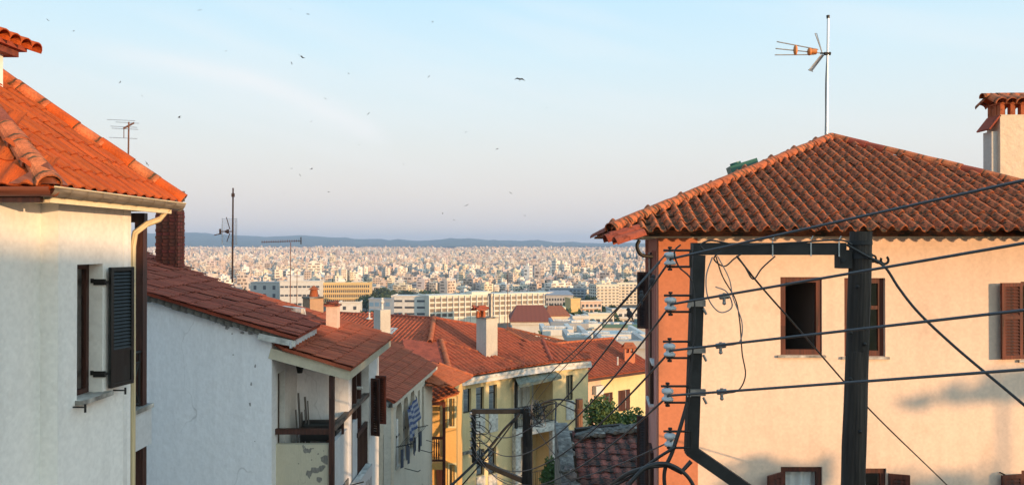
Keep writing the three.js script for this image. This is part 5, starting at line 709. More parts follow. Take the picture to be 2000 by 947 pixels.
  part(h, 'floor', [wb(2.7, 9.4, -2.75, -2.6, -14.6, -12.3), wb(2.7, 9.4, -5.9, -5.75, -14.6, -12.3)], MAT.interior); part(h, 'inner_wall', [wb(2.7, 9.4, -2.6, 0.1, -14.3, -14.2), wb(4.9, 5.0, -2.6, 0.1, -14.2, -12.3), wb(6.3, 6.4, -2.6, 0.1, -14.2, -12.3)], MAT.interior);
  part(h, 'soffit', slab([new V3(1.9, 0.165, -11.97), new V3(10.1, 0.165, -11.97), new V3(10.15, 0.17, -15.9), new V3(2.0, 0.17, -15.9)], 0.025), MAT.lhTrim);
  part(h, 'bracket', tube([new V3(2.02, 0.1, -12.0), new V3(1.98, 0.02, -11.98), new V3(2.04, -0.12, -12.0), new V3(2.24, -0.16, -12.08)], 0.03, 12, 7), MAT.iron);
  // roof
  const eL = new V3(1.475, 0.232, -11.2), eR = new V3(10.25, 0.232, -11.2), ap = pt(1625, 272, 15), bl = new V3(2.0, 0.235, -18.4), br = new V3(10.25, 0.235, -18.4);
  const rf = roof(h, [[eL, eR, ap]], { pu: 0.203, pv: 0.262, amp: 0.072, mats: CLAY.old, seed: 101, jit: 1.7, inset: 0.16 });
  part(rf, 'roof_plane', [slab([bl, eL, ap], 0.05), slab([eR, br, ap], 0.05), slab([br, bl, ap], 0.05)], CLAY.old[1]);
  caps(rf, eL, ap, 0.105, 0.335, CLAY.orange.concat(CLAY.old), 102, 0.035); caps(rf, eR, ap, 0.105, 0.335, CLAY.old.concat(CLAY.dark), 103, 0.035);
  const cg = capGeom(0.1, 0.42); for (const [dx, dy, k] of [[-0.1, -0.02, 0], [-0.17, -0.06, 1], [-0.04, -0.09, 2]]) piece(rf, 'ridge_tile', cg, CLAY.dark[k], new THREE.Matrix4().makeBasis(new V3(0.2, 0, 0.98), new V3(0.93, 0.3, -0.2).normalize(), new V3(-0.3, 0.95, 0.05).normalize()).setPosition(eL.x + 0.29 + dx, eL.y - 0.02 + dy, eL.z + 0.02 + k * 0.05));
  caps(rf, bl, new V3(eL.x + 0.1, eL.y + 0.06, eL.z - 0.2), 0.09, 0.35, CLAY.dark, 104, 0.0);
  // chimney with pierced clay top
  const cx0 = pt(1956, 0, 15).x, ch = part(h, 'chimney', wb(cx0, cx0 + 0.72, 0.5, 2.62, -15.42, -15.0), plaster([0.66, 0.54, 0.40], 0.012), 'tall plastered chimney with pierced clay tile top');
  for (let i = 0; i < 4; i++) for (const z of [-15.06, -15.36]) part(ch, 'clay_pier', wb(cx0 + 0.01 + i * 0.205, cx0 + 0.10 + i * 0.205, 2.62, 2.83, z - 0.05, z + 0.05), CLAY.orange[i]); part(ch, 'clay_pier', wb(cx0 + 0.01, cx0 + 0.09, 2.62, 2.83, -15.29, -15.13), CLAY.orange[3]);
  part(ch, 'arch', wb(cx0 - 0.01, cx0 + 0.73, 2.83, 2.87, -15.43, -14.99), CLAY.orange[2]);
  const tg = capGeom(0.1, 0.36); for (let i = 0; i < 5; i++) for (const sgn of [1, -1]) { const U = new V3(sgn, 0, 0), V = new V3(0, 0.5, -sgn).normalize(), N = new V3().crossVectors(U, V); piece(ch, 'cap_tile', tg, CLAY.old[(i * 3 + (sgn > 0 ? 0 : 1)) % 8], new THREE.Matrix4().makeBasis(U, V, N).setPosition(cx0 - 0.05 + i * 0.2, 2.93, -15.21 + sgn * 0.16)); }
  caps(ch, new V3(cx0 - 0.2, 3.02, -15.21), new V3(cx0 + 0.95, 3.03, -15.21), 0.08, 0.32, CLAY.old, 105, 0.0);
  part(ch, 'side_tile', slab([new V3(cx0 - 0.22, 2.34, -15.0), new V3(cx0 - 0.22, 2.34, -15.42), new V3(cx0 + 0.0, 2.62, -15.42), new V3(cx0 + 0.0, 2.62, -15.0)], 0.03), CLAY.dark[0]); part(ch, 'side_box', wb(cx0 - 0.12, cx0, 1.0, 2.3, -15.35, -15.08), MAT.chimneyGrey);
}
// ---------------------------------------------------------------- water tank behind the hip
{
  const b = new V3(4.2, 1.2, -13.9), t = thing('water_tank', 'green plastic water tank on the far roof slope behind the hip ridge', 'tank', b);
  const rot = g => g.rotateZ(0.3).rotateY(-0.1).translate(b.x + 0.05, b.y + 0.22, b.z);
  part(t, 'tank', rot(boxUV(new THREE.BoxGeometry(0.5, 0.24, 0.4))), MAT.green); part(t, 'lid', rot(new THREE.CylinderGeometry(0.1, 0.1, 0.05, 14).translate(-0.1, 0.14, 0)), MAT.green);
  part(t, 'stand', [wb(b.x - 0.18, b.x - 0.14, b.y - 0.35, b.y + 0.1, b.z - 0.1, b.z - 0.06), wb(b.x + 0.14, b.x + 0.18, b.y - 0.3, b.y + 0.14, b.z - 0.1, b.z - 0.06)], MAT.galv);
}
// ---------------------------------------------------------------- unseen house blocks added outside the frame, sized to throw the evening shade
const shadeP = (p, q) => [Math.sin(SUN_AZ) * q + Math.cos(SUN_AZ) * p, Math.cos(SUN_AZ) * q - Math.sin(SUN_AZ) * p];   // p across the sun's direction, q towards it
{
  const bld = (p0, p1, q, dep, yt, label) => { const A = shadeP(p0, q), B = shadeP(p1, q), f = frame(...A, ...B), h = thing('shade_blocker', label, 'house', new V3(A[0], -7.5, A[1])); const L = f.L, sgn = 1; part(h, 'wall', bx(f, 0, L, -7.5, yt - 0.3, sgn * 0, sgn * dep), MAT.creamLight); part(h, 'roof', bx(f, -0.2, L + 0.2, yt - 0.3, yt, -0.2, dep + 0.2), CLAY.red[0]); for (let i = 0; i < 3; i++) part(h, 'window', bx(f, L * (i + 0.3) / 3, L * (i + 0.7) / 3, yt - 2.4, yt - 1.2, -0.03, 0.05), glassFar); return h; };
  const te = Math.tan(SUN_EL);
  bld(-4, 4.3, 25, 7, -0.08 + te * 33.4, 'low flat-roofed block added unseen behind the viewpoint for its shade'); bld(4.35, 8.15, 25, 7, 2.6 + te * 33, 'taller block added unseen behind the viewpoint for its shade'); bld(8.4, 10.2, 25.3, 6, -1.8 + te * 38, 'narrow block added unseen beside the taller one to shade the balcony side');
}
// trees up the lane whose crowns dapple the foot of the peach wall
function bigTree(x, z, yb, yc, rx, ry, n, seed, label) { const t = thing('unseen_tree', label, 'tree', new V3(x, yb, z), 'trees up the lane'); part(t, 'crown', crownGeom(seed, rx, ry, n, 0.16, 12).translate(x, yc, z), MAT.leafB); part(t, 'trunk', [rod(new V3(x, yb, z), new V3(x, yc - ry * 0.2, z), 0.06, 0.04), rod(new V3(x, yc - ry, z), new V3(x + rx * 0.4, yc, z + 0.3), 0.07, 0.03), rod(new V3(x, yc - ry, z), new V3(x - rx * 0.4, yc + 0.1, z - 0.2), 0.07, 0.03)], MAT.bark); }
{
  for (const [x, z, sd] of [[12.6, -21.6, 211], [15.2, -23.2, 212], [17.8, -24.8, 213], [20.2, -26.6, 214]]) bigTree(x, z, -14, -6.2, 2.4, 3.7, 4200, sd, 'loose-crowned tree added out of view behind the peach house to thin the sun');  // unseen trees added to filter the sun on the cream apartment house
  const up = (px, py, dist) => pt(px, py, 12).addScaledVector(sunDir, dist / Math.cos(SUN_EL));
  let q = up(1880, 978, 24); bigTree(q.x, q.z, -7, q.y, 1.9, 0.55, 620, 201, 'broad street tree out of frame right of the viewpoint'); q = up(1520, 945, 20); bigTree(q.x, q.z, -7, q.y, 1.0, 0.45, 240, 202, 'smaller street tree out of frame right of the viewpoint'); q = up(1960, 755, 22); bigTree(q.x, q.z, -7, q.y, 1.2, 0.18, 320, 203, 'flat-crowned street tree out of frame right of the viewpoint');
}

// ---------------------------------------------------------------- utility poles with offset brackets
function spool(parent, c, left, r = 1) {                      // porcelain spool in its U-shaped clevis; left: unit vector away from the bracket
  const e = c.clone().addScaledVector(left, -0.19 * r), s = part(parent, 'clevis', [rod(c.clone().add(new V3(0, 0.075 * r, 0)).addScaledVector(left, 0.06 * r), e.clone().add(new V3(0, 0.075 * r, 0)), 0.011 * r), rod(c.clone().add(new V3(0, -0.075 * r, 0)).addScaledVector(left, 0.03 * r), e.clone().add(new V3(0, -0.075 * r, 0)), 0.011 * r), rod(e.clone().add(new V3(0, 0.08 * r, 0)), e.clone().add(new V3(0, -0.08 * r, 0)), 0.013 * r), rod(c.clone().add(new V3(0, -0.11 * r, 0)), c.clone().add(new V3(0, 0.11 * r, 0)), 0.01 * r), new THREE.CylinderGeometry(0.022 * r, 0.022 * r, 0.02 * r, 6).translate(c.x, c.y - 0.1 * r, c.z), new THREE.CylinderGeometry(0.02 * r, 0.02 * r, 0.018 * r, 6).translate(c.x, c.y + 0.1 * r, c.z)], MAT.iron);
  part(s, 'insulator', new THREE.LatheGeometry([[0.012, -0.06], [0.05, -0.058], [0.056, -0.045], [0.05, -0.03], [0.032, -0.018], [0.032, 0.004], [0.052, 0.014], [0.056, 0.03], [0.05, 0.05], [0.03, 0.06], [0.012, 0.062]].map(([a, b]) => new THREE.Vector2(a * r, b * r)), 14).translate(c.x, c.y, c.z), MAT.porcelain);
}
function poleGeom(base, top, r0, r1, seed) { const n = 26, m = 14, P = [], I = [], UV = []; const ax = top.clone().sub(base); for (let j = 0; j <= n; j++) for (let i = 0; i <= m; i++) { const a = i / m * 6.2832, k = j / n, rr = lerp(r0, r1, k) * (1 + (fbm(Math.cos(a) * 2 + 9 + seed, k * 14 + Math.sin(a) * 2, 256, 3) - 0.5) * 0.16); const c = base.clone().addScaledVector(ax, k); P.push(c.x + Math.cos(a) * rr, c.y, c.z + Math.sin(a) * rr); UV.push(i / m * 0.8, k * ax.length()); if (i && j) { const q = (j - 1) * (m + 1) + i - 1; I.push(q, q + m + 1, q + m + 2, q, q + m + 2, q + 1); } } const g = new THREE.BufferGeometry(); g.setAttribute('position', new THREE.Float32BufferAttribute(P, 3)); g.setAttribute('uv', new THREE.Float32BufferAttribute(UV, 2)); g.setIndex(I); g.computeVertexNormals(); return mergeGeometries([g.toNonIndexed(), new THREE.CircleGeometry(r1, m).rotateX(-Math.PI / 2).translate(top.x, top.y, top.z).toNonIndexed()]); }
const D = 7, SP1 = [[1309, 505], [1310, 593], [1308, 683], [1304, 770], [1309, 858]].map(([a, b]) => pt(a, b, D - 0.05));
{
  const top = pt(1683, 452, D), low = pt(1666, 947, D), dir = low.clone().sub(top).normalize(), base = top.clone().addScaledVector(dir, 8.6); const h = thing('utility_pole', 'black tarred utility pole in front of the peach house with steel offset bracket', 'utility pole', base);
  part(h, 'pole', poleGeom(base, top, 0.125, 0.098, 1), MAT.pole);
  const a = pt(1660, 486, D), b = pt(1356, 486, D), c = pt(1350, 883, D), e = c.clone().add(pt(1450, 947, D).sub(pt(1363, 888, D)).multiplyScalar(3.2)), s = 0.112;
  part(h, 'arm', beam(b.clone().add(new V3(-0.02, 0, 0)), a.clone().add(new V3(-0.05, 0, 0)), s, s), MAT.steelDark); part(h, 'upright', beam(pt(1364, 498, D), c, s, s, new V3(1, 0, 0)), MAT.steelDark);
  part(h, 'brace', beam(c.clone().add(new V3(-0.02, 0.03, 0)), e, s * 0.99, s * 0.99), MAT.steelDark);
  part(h, 'bracket_plate', [beam(pt(1648, 488, D - 0.002), pt(1648, 524, D - 0.002), 0.11, 0.13, new V3(0, 0, 1)), rod(pt(1648, 508, D - 0.1), pt(1648, 508, D + 0.1), 0.02)], MAT.steelDark);
  part(h, 'pole_band', [new THREE.CylinderGeometry(0.108, 0.108, 0.05, 14, 1, true).translate(pt(1681, 500, D).x, pt(1681, 500, D).y, -D), new THREE.CylinderGeometry(0.108, 0.108, 0.04, 14, 1, true).translate(pt(1681, 474, D).x, pt(1681, 474, D).y, -D)], MAT.steelDark);
  part(h, 'hook', [rod(pt(1700, 505, D), pt(1718, 512, D), 0.02), new THREE.TorusGeometry(0.035, 0.012, 6, 14, 4.6).rotateZ(2.6).translate(...pt(1729, 508, D).toArray()), new THREE.TorusGeometry(0.03, 0.01, 6, 12).translate(...pt(1706, 505, D - 0.02).toArray())], MAT.iron);
  for (const [px, py] of [[1663, 650], [1690, 672], [1662, 740], [1676, 560], [1680, 842]]) part(h, 'pole_bolt', new THREE.SphereGeometry(0.017, 7, 5).translate(...pt(px, py, D - 0.108).toArray()), MAT.iron);
  for (const p of SP1) spool(h, p, new V3(-1, 0, 0));
  for (const py of [592, 683, 766]) part(h, 'clamp', [beam(pt(1344, py, D - 0.065), pt(1378, py, D - 0.065), 0.03, 0.06), rod(pt(1346, py + 6, D - 0.09), pt(1346, py + 6, D), 0.02), rod(pt(1374, py + 10, D - 0.07), pt(1380, py + 22, D - 0.07), 0.012)], MAT.galv);
  for (const px of [1510, 1585, 1640]) part(h, 'cable_tie', [beam(pt(px, 471, D - 0.062), pt(px, 501, D - 0.062), 0.012, 0.004, new V3(0, 0, 1)), rod(pt(px, 468, D - 0.03), pt(px + 4, 461, D - 0.03), 0.004)], MAT.panelWhite);
}
const DF = 25, SP2 = [[921, 809], [922, 829], [922, 848], [922, 866], [921, 882]].map(([a, b]) => pt(a, b, DF));
{
  const top = pt(1030, 796, DF), base = new V3(top.x, G0(DF), top.z - 0.05), h = thing('utility_pole', 'dark utility pole down the lane with its bracket before the cream apartment house', 'utility pole', base);
  part(h, 'pole', poleGeom(base, top, 0.2, 0.165, 5), MAT.pole);
  part(h, 'arm', beam(pt(922, 803, DF), pt(1025, 802, DF), 0.15, 0.15), MAT.steelDark); part(h, 'upright', beam(pt(925, 808, DF), pt(926, 902, DF), 0.14, 0.14, new V3(1, 0, 0)), MAT.steelDark); part(h, 'brace', beam(pt(923, 896, DF), pt(1026, 940, DF), 0.15, 0.15), MAT.steelDark);
  for (const p of SP2) spool(h, p, new V3(-1, 0, 0), 1.35);
}
{
  const top = pt(1131, 779, 23.5), h = thing('old_wooden_pole', 'stubby weathered brown wooden pole behind the ruined shed', 'pole', new V3(top.x, G0(23.5), top.z)); part(h, 'pole', poleGeom(new V3(top.x, G0(23.5), top.z), top, 0.15, 0.115, 9), MAT.poleOld); part(h, 'pole_band', new THREE.CylinderGeometry(0.14, 0.14, 0.1, 12).translate(top.x, top.y - 0.35, top.z), MAT.rust);
}
const ext = (a, b, k) => a.clone().add(b.clone().sub(a).multiplyScalar(k));
const RP = [[348], [470], [600], [715]].map(([y], i) => ext(SP1[i], pt(2000, y, 5.05), 5));
{
  const c = RP[0], base = new V3(c.x + 0.3, -7.2, c.z), h = thing('utility_pole', 'utility pole up the lane behind the viewpoint that carries the near wires', 'utility pole', base); part(h, 'pole', poleGeom(base, new V3(base.x, RP[0].y + 0.4, base.z), 0.13, 0.1, 3), MAT.pole);
  for (const p of RP) spool(h, p, new V3(-1, 0, 0));
}
// ---------------------------------------------------------------- wires and cables
const sagLine = (a, b, sag, n = 12) => Array.from({ length: n + 1 }, (_, i) => { const k = i / n, p = a.clone().lerp(b, k); p.y -= sag * 4 * k * (1 - k); return p; });
const ORD = ['topmost', 'second highest', 'third highest', 'lowest'];
for (let i = 0; i < 4; i++) solo('power_line', tube(sagLine(SP1[i].clone().add(new V3(0.0, 0, 0.055)), RP[i], 0.02), 0.0108, 24, 8), MAT.wire, `${ORD[i]} of four thick grey wires running across the peach house`, 'power line', 'thick wires across the peach house', SP1[i].clone());
const SG = [1.15, 1.2, 1.15, 1.1, 1.3];
for (let i = 0; i < 4; i++) solo('power_line', tube(sagLine(SP1[i].clone().add(new V3(0, 0, 0.05)), SP2[i].clone().add(new V3(0, 0, 0.06)), SG[i], 26), 0.0105, 70, 7), MAT.wire, `${ORD[i]} wire sagging down the lane from near pole to far pole`, 'power line', 'wires down the lane', SP1[i].clone());
solo('power_line', tube(sagLine(SP1[4].clone().add(new V3(0, 0, 0.05)), SP2[4].clone().add(new V3(0, 0, 0.06)), 0.7, 26), 0.007, 60, 6), MAT.wire, 'thin wire leaving the bottom insulator of the near pole down the lane', 'power line', null, SP1[4].clone());
const pxLine = (L, d) => L.map(([x, y, q]) => pt(x, y, q || d));
const cableDefs = [
  [[[1300, 498], [1262, 540], [1215, 592], [1140, 668, 9], [1060, 745, 16], [1024, 800, 25]], 6.9, 0.008, 'wire', 'insulated wire running close above the power lines down the lane'],
  [[[1290, 512], [1235, 572], [1170, 648, 9], [1090, 730, 15], [1040, 792, 24.8]], 6.9, 0.007, 'wire', 'second insulated wire running beside the power lines down the lane'],
  [[[1440, 500, 6.95], [1475, 545, 7.1], [1560, 642, 7.6], [1690, 790, 8.6], [1850, 947, 10.4], [1960, 1060, 11.9]], 7, 0.009, 'cable', 'black service cable dropping from the bracket behind the pole'],
  [[[1655, 478, 6.9], [1690, 498, 6.87], [1728, 520, 6.85], [1755, 560, 6.8], [1790, 605, 6.7], [1860, 672, 6.5], [2000, 790, 6.1], [2300, 1050, 5.3]], 7, 0.012, 'cable', 'black twisted cable dropping from the pole hook to the right'],
  [[[1350, 900], [1330, 922], [1300, 907], [1250, 916], [1170, 960, 8.5], [1020, 1010, 14]], 6.8, 0.02, 'cable', 'heavy black cable sweeping left from the bracket foot'],
  [[[1343, 785, 6.87], [1330, 830, 6.85], [1312, 885], [1299, 915], [1298, 945], [1310, 990]], 6.84, 0.018, 'cable', 'thick black cable hanging straight down beside the bracket upright'],
  [[[1228, 945], [1262, 912], [1300, 905], [1335, 922], [1355, 950], [1362, 1000]], 6.78, 0.019, 'cable', 'thick black cable looped over the bracket foot'],
  [[[1320, 872, 6.8], [1290, 890], [1240, 925, 7], [1120, 985, 9]], 6.85, 0.014, 'cable', 'black cable running low down the lane from the bottom insulator'],
  [[[1398, 498], [1412, 540], [1437, 585], [1445, 625], [1450, 690], [1456, 735], [1442, 762], [1414, 768]], 6.86, 0.006, 'cable', 'black jumper wire hanging in a long curve between wires'],
  [[[1392, 502], [1380, 540], [1385, 585], [1408, 610], [1430, 600], [1420, 570], [1398, 560]], 6.85, 0.006, 'wireGrey', 'grey jumper wire coiled below the bracket arm'],
  [[[1402, 500], [1425, 545], [1432, 580], [1450, 632], [1444, 668], [1412, 676]], 6.83, 0.005, 'wireGrey', 'thin grey jumper wire looping between second and third wires'],
  [[[1376, 488], [1368, 480], [1385, 470], [1440, 478], [1550, 474], [1650, 470], [1665, 478]], 6.86, 0.009, 'cable', 'black cable tied along the bracket arm'],
  [[[1410, 490], [1395, 505], [1415, 520], [1435, 505], [1450, 495]], 6.85, 0.007, 'cable', 'short black wire tangle under the bracket arm'],
  [[[1440, 502], [1455, 520], [1472, 545], [1488, 525], [1515, 500]], 6.88, 0.007, 'cable', 'short black wire rising to the bracket arm'],
  [[[1330, 478], [1318, 490], [1326, 520], [1350, 545], [1357, 640], [1352, 700], [1345, 790]], 6.86, 0.008, 'cable', 'black cable strapped down the bracket upright'],
  [[[1015, 808], [985, 838], [955, 875], [900, 930, 24], [830, 990, 22]], DF - 0.2, 0.045, 'cable', 'thick black cable bundle running left from the far pole'],
  [[[1010, 815], [960, 880], [900, 950, 24.5]], DF - 0.25, 0.025, 'cable', 'thinner black cable running left below the bundle from the far pole'],
  [[[1040, 800], [1062, 786], [1085, 780], [1112, 783, 24], [1131, 792, 23.4]], DF - 0.2, 0.03, 'cable', 'black cable arching from the far pole to the old wooden pole'],
  [[[1042, 803], [1080, 788], [1110, 796, 24], [1130, 806, 23.4]], DF - 0.2, 0.02, 'cable', 'lower black cable arching to the old wooden pole'],
  [[[1086, 785], [1085, 815, 24], [1086, 850, 22.6], [1100, 868, 21], [1128, 880, 20]], DF - 0.3, 0.03, 'cable', 'black cable dropping from the arch to the ruined shed'],
  [[[1048, 838], [1070, 870, 23], [1110, 920, 20], [1150, 960, 17]], DF - 0.2, 0.012, 'cable', 'thin black cable from far pole down past the ruined shed'],
];
for (const [L, d, r, m, label] of cableDefs) { const g = tube(pxLine(L, d), r, 60, 6); solo('cable', g, MAT[m], label, 'cable', null, pxLine(L, d)[0]); }
{ const r = rng(300); for (let k = 0; k < 5; k++) { const c = pt(1044 + k * 3, 800 + (k % 3) * 6, DF - 0.35), P = []; for (let i = 0; i < 9; i++) P.push(c.clone().add(new V3((r() - 0.5) * 0.7, (r() - 0.5) * 0.9, (r() - 0.5) * 0.25))); solo('cable', tube(P, 0.012, 60, 5, true), k % 2 ? MAT.wireGrey : MAT.cable, 'tangled coil of wire bunched at the far pole head', 'cable', 'wire coils at the far pole'); } }
{ const r = rng(301); for (let k = 0; k < 4; k++) { const c = pt(938, 815 + k * 17, DF - 0.1); solo('cable', tube([pt(926, 809 + k * 19, DF - 0.12), c.clone().add(new V3(0.08, 0.02, 0.05)), c.clone().add(new V3(0.3 + r() * 0.12, -0.25, 0.05)), c.clone().add(new V3(0.18, -0.55, 0)), pt(927, 838 + k * 14, DF - 0.12)], 0.014, 30, 5), MAT.cable, 'black jumper loop hanging on the far bracket upright', 'cable', 'jumper loops at the far bracket'); } }
for (const [px, py] of [[1415, 580], [1408, 676], [1410, 766]]) solo('wire_clamp', [rod(pt(px - 9, py, 6.86), pt(px + 9, py - 2, 6.86), 0.026), rod(pt(px, py - 8, 6.85), pt(px, py + 11, 6.85), 0.014), new THREE.SphereGeometry(0.018, 7, 5).translate(...pt(px, py + 12, 6.85).toArray())], MAT.galv, 'small grey bolted clamp joining a jumper to a thick wire', 'clamp', 'wire clamps');

// ---------------------------------------------------------------- television aerials
{
  const d = 15.0, b = pt(1616.5, 272, d), t = thing('tv_antenna', 'tall television aerial with orange plastic joints on the mossy roof peak', 'antenna', b), P = (x, y, k = 0) => pt(x, y, d + k);
  part(t, 'mast', rod(P(1616, 276), P(1619.5, 32), 0.03, 0.022, 10), MAT.alu); part(t, 'mast_cap', new THREE.CylinderGeometry(0.034, 0.03, 0.06, 9).translate(...P(1619.5, 32).toArray()), MAT.black);
  part(t, 'clamp', [rod(P(1612, 104), P(1624, 104), 0.035), rod(P(1604, 103), P(1619, 104), 0.018)], MAT.steelDark);
  for (const [a, b2] of [[[1519, 80.5], [1600, 96]], [[1516.5, 94], [1606, 103]], [[1515, 106.5], [1592, 106]]]) part(t, 'element', rod(P(...a), P(...b2), 0.011), MAT.galv);
  part(t, 'joint', new THREE.SphereGeometry(0.1, 12, 9).scale(0.4, 1.05, 0.6).translate(...P(1555.5, 97).toArray()), MAT.orangePlastic); part(t, 'joint', [new THREE.SphereGeometry(0.08, 12, 9).scale(0.55, 1, 0.8).translate(...P(1583, 100).toArray()), new THREE.CylinderGeometry(0.05, 0.06, 0.1, 10).rotateZ(Math.PI / 2).translate(...P(1591, 100).toArray())], MAT.orangePlastic);
  part(t, 'reflector', [rod(P(1594, 64), P(1608, 103), 0.01), rod(P(1597, 64, 0.3), P(1608, 103), 0.008)], MAT.galv); part(t, 'reflector', [0, 1, 2, 3].map(i => rod(P(1582 + i * 2, 136 + i * 0.5, i * 0.1), P(1606 + i * 2, 106, i * 0.04), 0.009)).concat([rod(P(1581, 136), P(1589, 139, 0.3), 0.01)]), MAT.galv);
  part(t, 'lead', tube([P(1617, 106), P(1614.5, 160), P(1614, 230), P(1613, 270)], 0.011, 14, 5), MAT.black);
}
function aerial(base, top, label, build, mr = 0.02) { const t = thing('tv_antenna', label, 'antenna', base); build(t); part(t, 'mast', rod(base, top, mr, mr * 0.8, 8), MAT.rust); return t; }
aerial(pt(247, 497, 15.9), pt(249.5, 238, 15.9), 'rusty aerial with faint pink rods above the orange roof', t => { const d = 15.9, P = (x, y, k = 0) => pt(x, y, d + k); part(t, 'boom', rod(P(240, 250, -0.2), P(259, 240, 0.4), 0.02), MAT.rust); for (const [a, b, y, k] of [[207, 262, 233, 0.1], [214, 266, 246, 0.3], [224, 270, 238, 0.4], [216, 268, 250, -0.1], [211, 266, 268, 0]]) part(t, 'element', rod(P(a, y, k), P(b, y + 2.5, k), 0.006), MAT.alu); part(t, 'strut', rod(P(240, 250), P(240, 269), 0.008), MAT.rust); });
aerial(pt(453, 552, 15.3), pt(454, 367, 15.3), 'tall rusty mast with grid reflector aerial on the white house roof', t => { const d = 15.3, P = (x, y, k = 0) => pt(x, y, d + k); for (let i = 0; i < 13; i++) part(t, 'grid_bar', rod(P(428 + Math.abs(i - 6) * 0.8, 428 + i * 4, 0.06), P(463, 428 + i * 4, 0.06), 0.005), MAT.alu); part(t, 'grid_frame', [rod(P(433, 426, 0.06), P(433, 478, 0.06), 0.006), rod(P(460, 426, 0.06), P(460, 478, 0.06), 0.006)], MAT.alu); part(t, 'feed', [rod(P(428, 452, -0.3), P(453, 452), 0.012), new THREE.ConeGeometry(0.05, 0.1, 8).rotateZ(Math.PI / 2).translate(...P(440, 452, -0.1).toArray()), rod(P(429, 447, -0.3), P(429, 456, -0.3), 0.02)], MAT.rust); part(t, 'dipole', [rod(P(441, 424, -0.05), P(448, 448, -0.05), 0.008), rod(P(448, 455, -0.05), P(442, 472, -0.05), 0.008), rod(P(418, 459, -0.2), P(432, 456, -0.3), 0.01)], MAT.rust); part(t, 'clamp', new THREE.CylinderGeometry(0.035, 0.035, 0.07, 8).translate(...P(454, 381).toArray()), MAT.rust); });
aerial(pt(566, 612, 16.4), pt(567, 473, 16.4), 'thin mast with a long horizontal comb aerial behind the white house', t => { const d = 16.4, P = (x, y, k = 0) => pt(x, y, d + k); part(t, 'boom', rod(P(510, 473, 0.5), P(588, 470.5, -0.3), 0.007), MAT.rust); for (let i = 0; i < 17; i++) { const x = 511 + i * 4.5, k = 0.5 - i * 0.047; part(t, 'element', rod(P(x, 475 - i * 0.16, k), P(x, 470 - i * 0.14, k), 0.006), MAT.rust); } part(t, 'reflector', rod(P(587, 463, -0.3), P(587, 477, -0.3), 0.012), MAT.steelDark); part(t, 'element', rod(P(534, 507), P(578, 507), 0.004), MAT.alu); }, 0.01);
aerial(pt(579, 612, 16.5), pt(579.5, 528, 16.5), 'short bare mast beside the comb aerial', t => { part(t, 'element', rod(pt(574, 540, 16.5), pt(585, 540, 16.5), 0.006), MAT.rust); }, 0.008);
aerial(pt(991, 650, 41), pt(992, 531, 41), 'thin reddish bare mast on the cream apartment house roof', t => { part(t, 'element', rod(pt(986, 562, 41), pt(998, 562, 41), 0.012), MAT.rust); });
// chimney block with clay pot beyond the white house's far eave
{
  const b = pt(611, 615, 17.4), t = thing('stub_chimney', 'stout weathered chimney block with orange clay pot behind white house roof', 'chimney', new V3(b.x, b.y - 2.5, b.z)); const rot = g => g.rotateY(0.75).translate(b.x, b.y, b.z);
  part(t, 'shaft', rot(boxUV(new THREE.BoxGeometry(0.34, 2.9, 0.34)).translate(0, -1.06, 0)), plaster([0.42, 0.27, 0.17], 0.01)); part(t, 'top', rot(boxUV(new THREE.BoxGeometry(0.37, 0.04, 0.37)).translate(0, 0.40, 0)), MAT.concrete);
  part(t, 'clay_pot', rot(boxUV(new THREE.CylinderGeometry(0.09, 0.12, 0.17, 4)).translate(0.02, 0.50, 0)), CLAY.orange[0]); part(t, 'pot_cap', rot(new THREE.ConeGeometry(0.15, 0.1, 4).translate(0.02, 0.63, 0)), CLAY.orange[1]);
}
// ---------------------------------------------------------------- solar heaters and tanks on the flat roofs
{
  const r = rng(515), pg = boxUV(new THREE.BoxGeometry(1.9, 0.06, 1.1)).rotateX(0.7).translate(0, 0.45, 0.3), tg = new THREE.CylinderGeometry(0.28, 0.28, 1.7, 10).rotateZ(Math.PI / 2).translate(0, 1.0, -0.15), lg = mergeGeometries([[-0.8, -0.2], [0.8, -0.2], [-0.8, 0.6], [0.8, 0.6]].map(([x, z]) => new THREE.BoxGeometry(0.05, z < 0 ? 0.8 : 0.3, 0.05).translate(x, z < 0 ? 0.4 : 0.15, z)));
  for (const [px, py, d] of [[1072, 655, 101], [1092, 655, 102], [1108, 655, 103], [1122, 671, 89], [1140, 671, 90], [1090, 636, 151], [1108, 636, 152], [1126, 641, 121], [1156, 642, 123], [1186, 640, 181], [1205, 640, 184], [1228, 640, 183], [1160, 664, 107], [1178, 664, 108], [1222, 664, 107], [1242, 664, 109], [1190, 680, 81], [1212, 680, 82], [1128, 622, 231], [1140, 622, 232], [1164, 615, 322], [1212, 606, 382], [1232, 606, 384]]) {
    const b = pt(px, py, d), t = thing('solar_water_heater', 'small white solar water heater on a flat roof beyond the cream apartment house', 'water heater', b, 'solar heaters on the flat roofs'); t.rotation.y = -0.5 + r() * 0.8;
    for (const [n, g, m] of [['panel', pg, MAT.steelDark], ['tank', tg, MAT.panelWhite], ['stand', lg, MAT.galv]]) { const q = new THREE.Mesh(g, m); q.name = n; q.castShadow = q.receiveShadow = true; t.add(q); }
  }
}
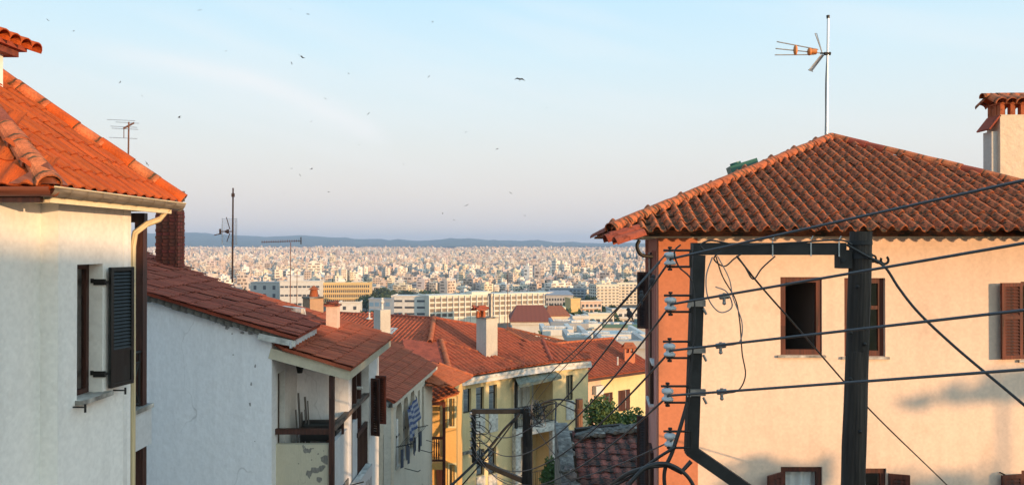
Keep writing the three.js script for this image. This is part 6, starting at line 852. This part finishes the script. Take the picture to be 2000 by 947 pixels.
// ---------------------------------------------------------------- swifts
{
  const bird = (() => { const P = []; const tri = (a, b, c) => { for (const v of [a, b, c]) P.push(...v); }; const body = [[0, 0, -0.09], [0.018, 0.004, -0.04], [0.016, 0, 0.03], [0, 0, 0.09]], low = [[0, -0.012, -0.05], [0, -0.018, 0.0]];
    for (const s of [1, -1]) { const w = [[0.012 * s, 0.008, -0.045], [0.09 * s, 0.03, -0.06], [0.2 * s, 0.02, 0.05], [0.085 * s, 0.026, 0.005], [0.012 * s, 0.006, 0.015]]; tri(w[0], w[1], w[3]); tri(w[1], w[2], w[3]); tri(w[0], w[3], w[4]); const u = w.map(([x, y, z]) => [x, y - 0.005, z]); tri(u[0], u[3], u[1]); tri(u[1], u[3], u[2]); tri(u[0], u[4], u[3]); tri([0, 0, -0.09], [0.02 * s, 0, -0.04], [0, 0.018, -0.04]); tri([0, 0, -0.09], [0, -0.018, -0.04], [0.02 * s, 0, -0.04]); tri([0, 0.018, -0.04], [0.02 * s, 0, -0.04], [0.0, 0.006, 0.06]); tri([0.02 * s, 0, -0.04], [0, -0.018, -0.04], [0.0, 0.0, 0.06]); tri([0, 0.004, 0.04], [0.012 * s, 0, 0.05], [0.03 * s, 0, 0.11]); }
    const g = new THREE.BufferGeometry(); g.setAttribute('position', new THREE.Float32BufferAttribute(P, 3)); g.computeVertexNormals(); return g; })();
  const r = rng(404), bm = M([0.03, 0.028, 0.03], { side: true });
  for (const [px, py, s] of [[588, 111, 14], [1015, 155, 12], [349, 229, 9], [285, 320, 9], [845, 42, 6], [607, 330, 7], [140, 60, 6], [388, 19, 5], [634, 192, 5], [719, 222, 5], [641, 375, 5], [568, 123, 4], [911, 401, 6], [887, 430, 5], [864, 417, 4], [997, 377, 5], [1025, 421, 4], [971, 291, 4], [910, 258, 4], [837, 149, 4], [700, 283, 4], [585, 342, 4], [568, 329, 4], [788, 321, 3], [600, 27, 4], [566, 17, 4], [607, 237, 3], [275, 187, 4], [232, 160, 4], [439, 99, 4], [90, 38, 4], [1068, 210, 3], [680, 143, 3], [554, 378, 3]]) { const d = 0.36 * F / s * 0.6, p = pt(px, py, d), m = new THREE.Mesh(bird, bm); m.name = numbered('swift'); m.position.copy(p); m.rotation.set((r() - 0.5) * 1.6, r() * 6.28, (r() - 0.5) * 1.8); m.castShadow = true; scene.add(m); tag(m, 'small dark swift flying in the pale evening sky', 'bird', 'swifts in the sky'); }
  const sit = (() => { const g = [new THREE.SphereGeometry(0.045, 10, 8).scale(1, 1.25, 0.85), new THREE.SphereGeometry(0.028, 8, 7).translate(0.02, 0.065, 0), new THREE.ConeGeometry(0.008, 0.03, 5).rotateZ(-1.4).translate(0.055, 0.064, 0), new THREE.ConeGeometry(0.026, 0.15, 6).scale(0.6, 1, 1).rotateZ(Math.PI - 0.5).translate(-0.055, -0.07, 0)]; return mergeGeometries(g.map(x => x.toNonIndexed())); })();
  const wa = SP1[0].clone().add(new V3(0, 0, 0.05)), wc = SP2[0].clone().add(new V3(0, 0, 0.06)); let i = 0; for (const k of [0.028, 0.046, 0.068]) { const p = wa.clone().lerp(wc, k); p.y -= SG[0] * 4 * k * (1 - k); const m = new THREE.Mesh(sit, bm); m.name = numbered('perched_bird'); m.position.set(p.x, p.y + 0.045, p.z); m.scale.setScalar(0.75); m.rotation.y = 0.6 + i++ * 0.9; m.castShadow = true; scene.add(m); tag(m, 'dark little bird perched on the wire beside the rose wall', 'bird', 'birds perched on the wire'); }
}
renderer.render(scene, camera);
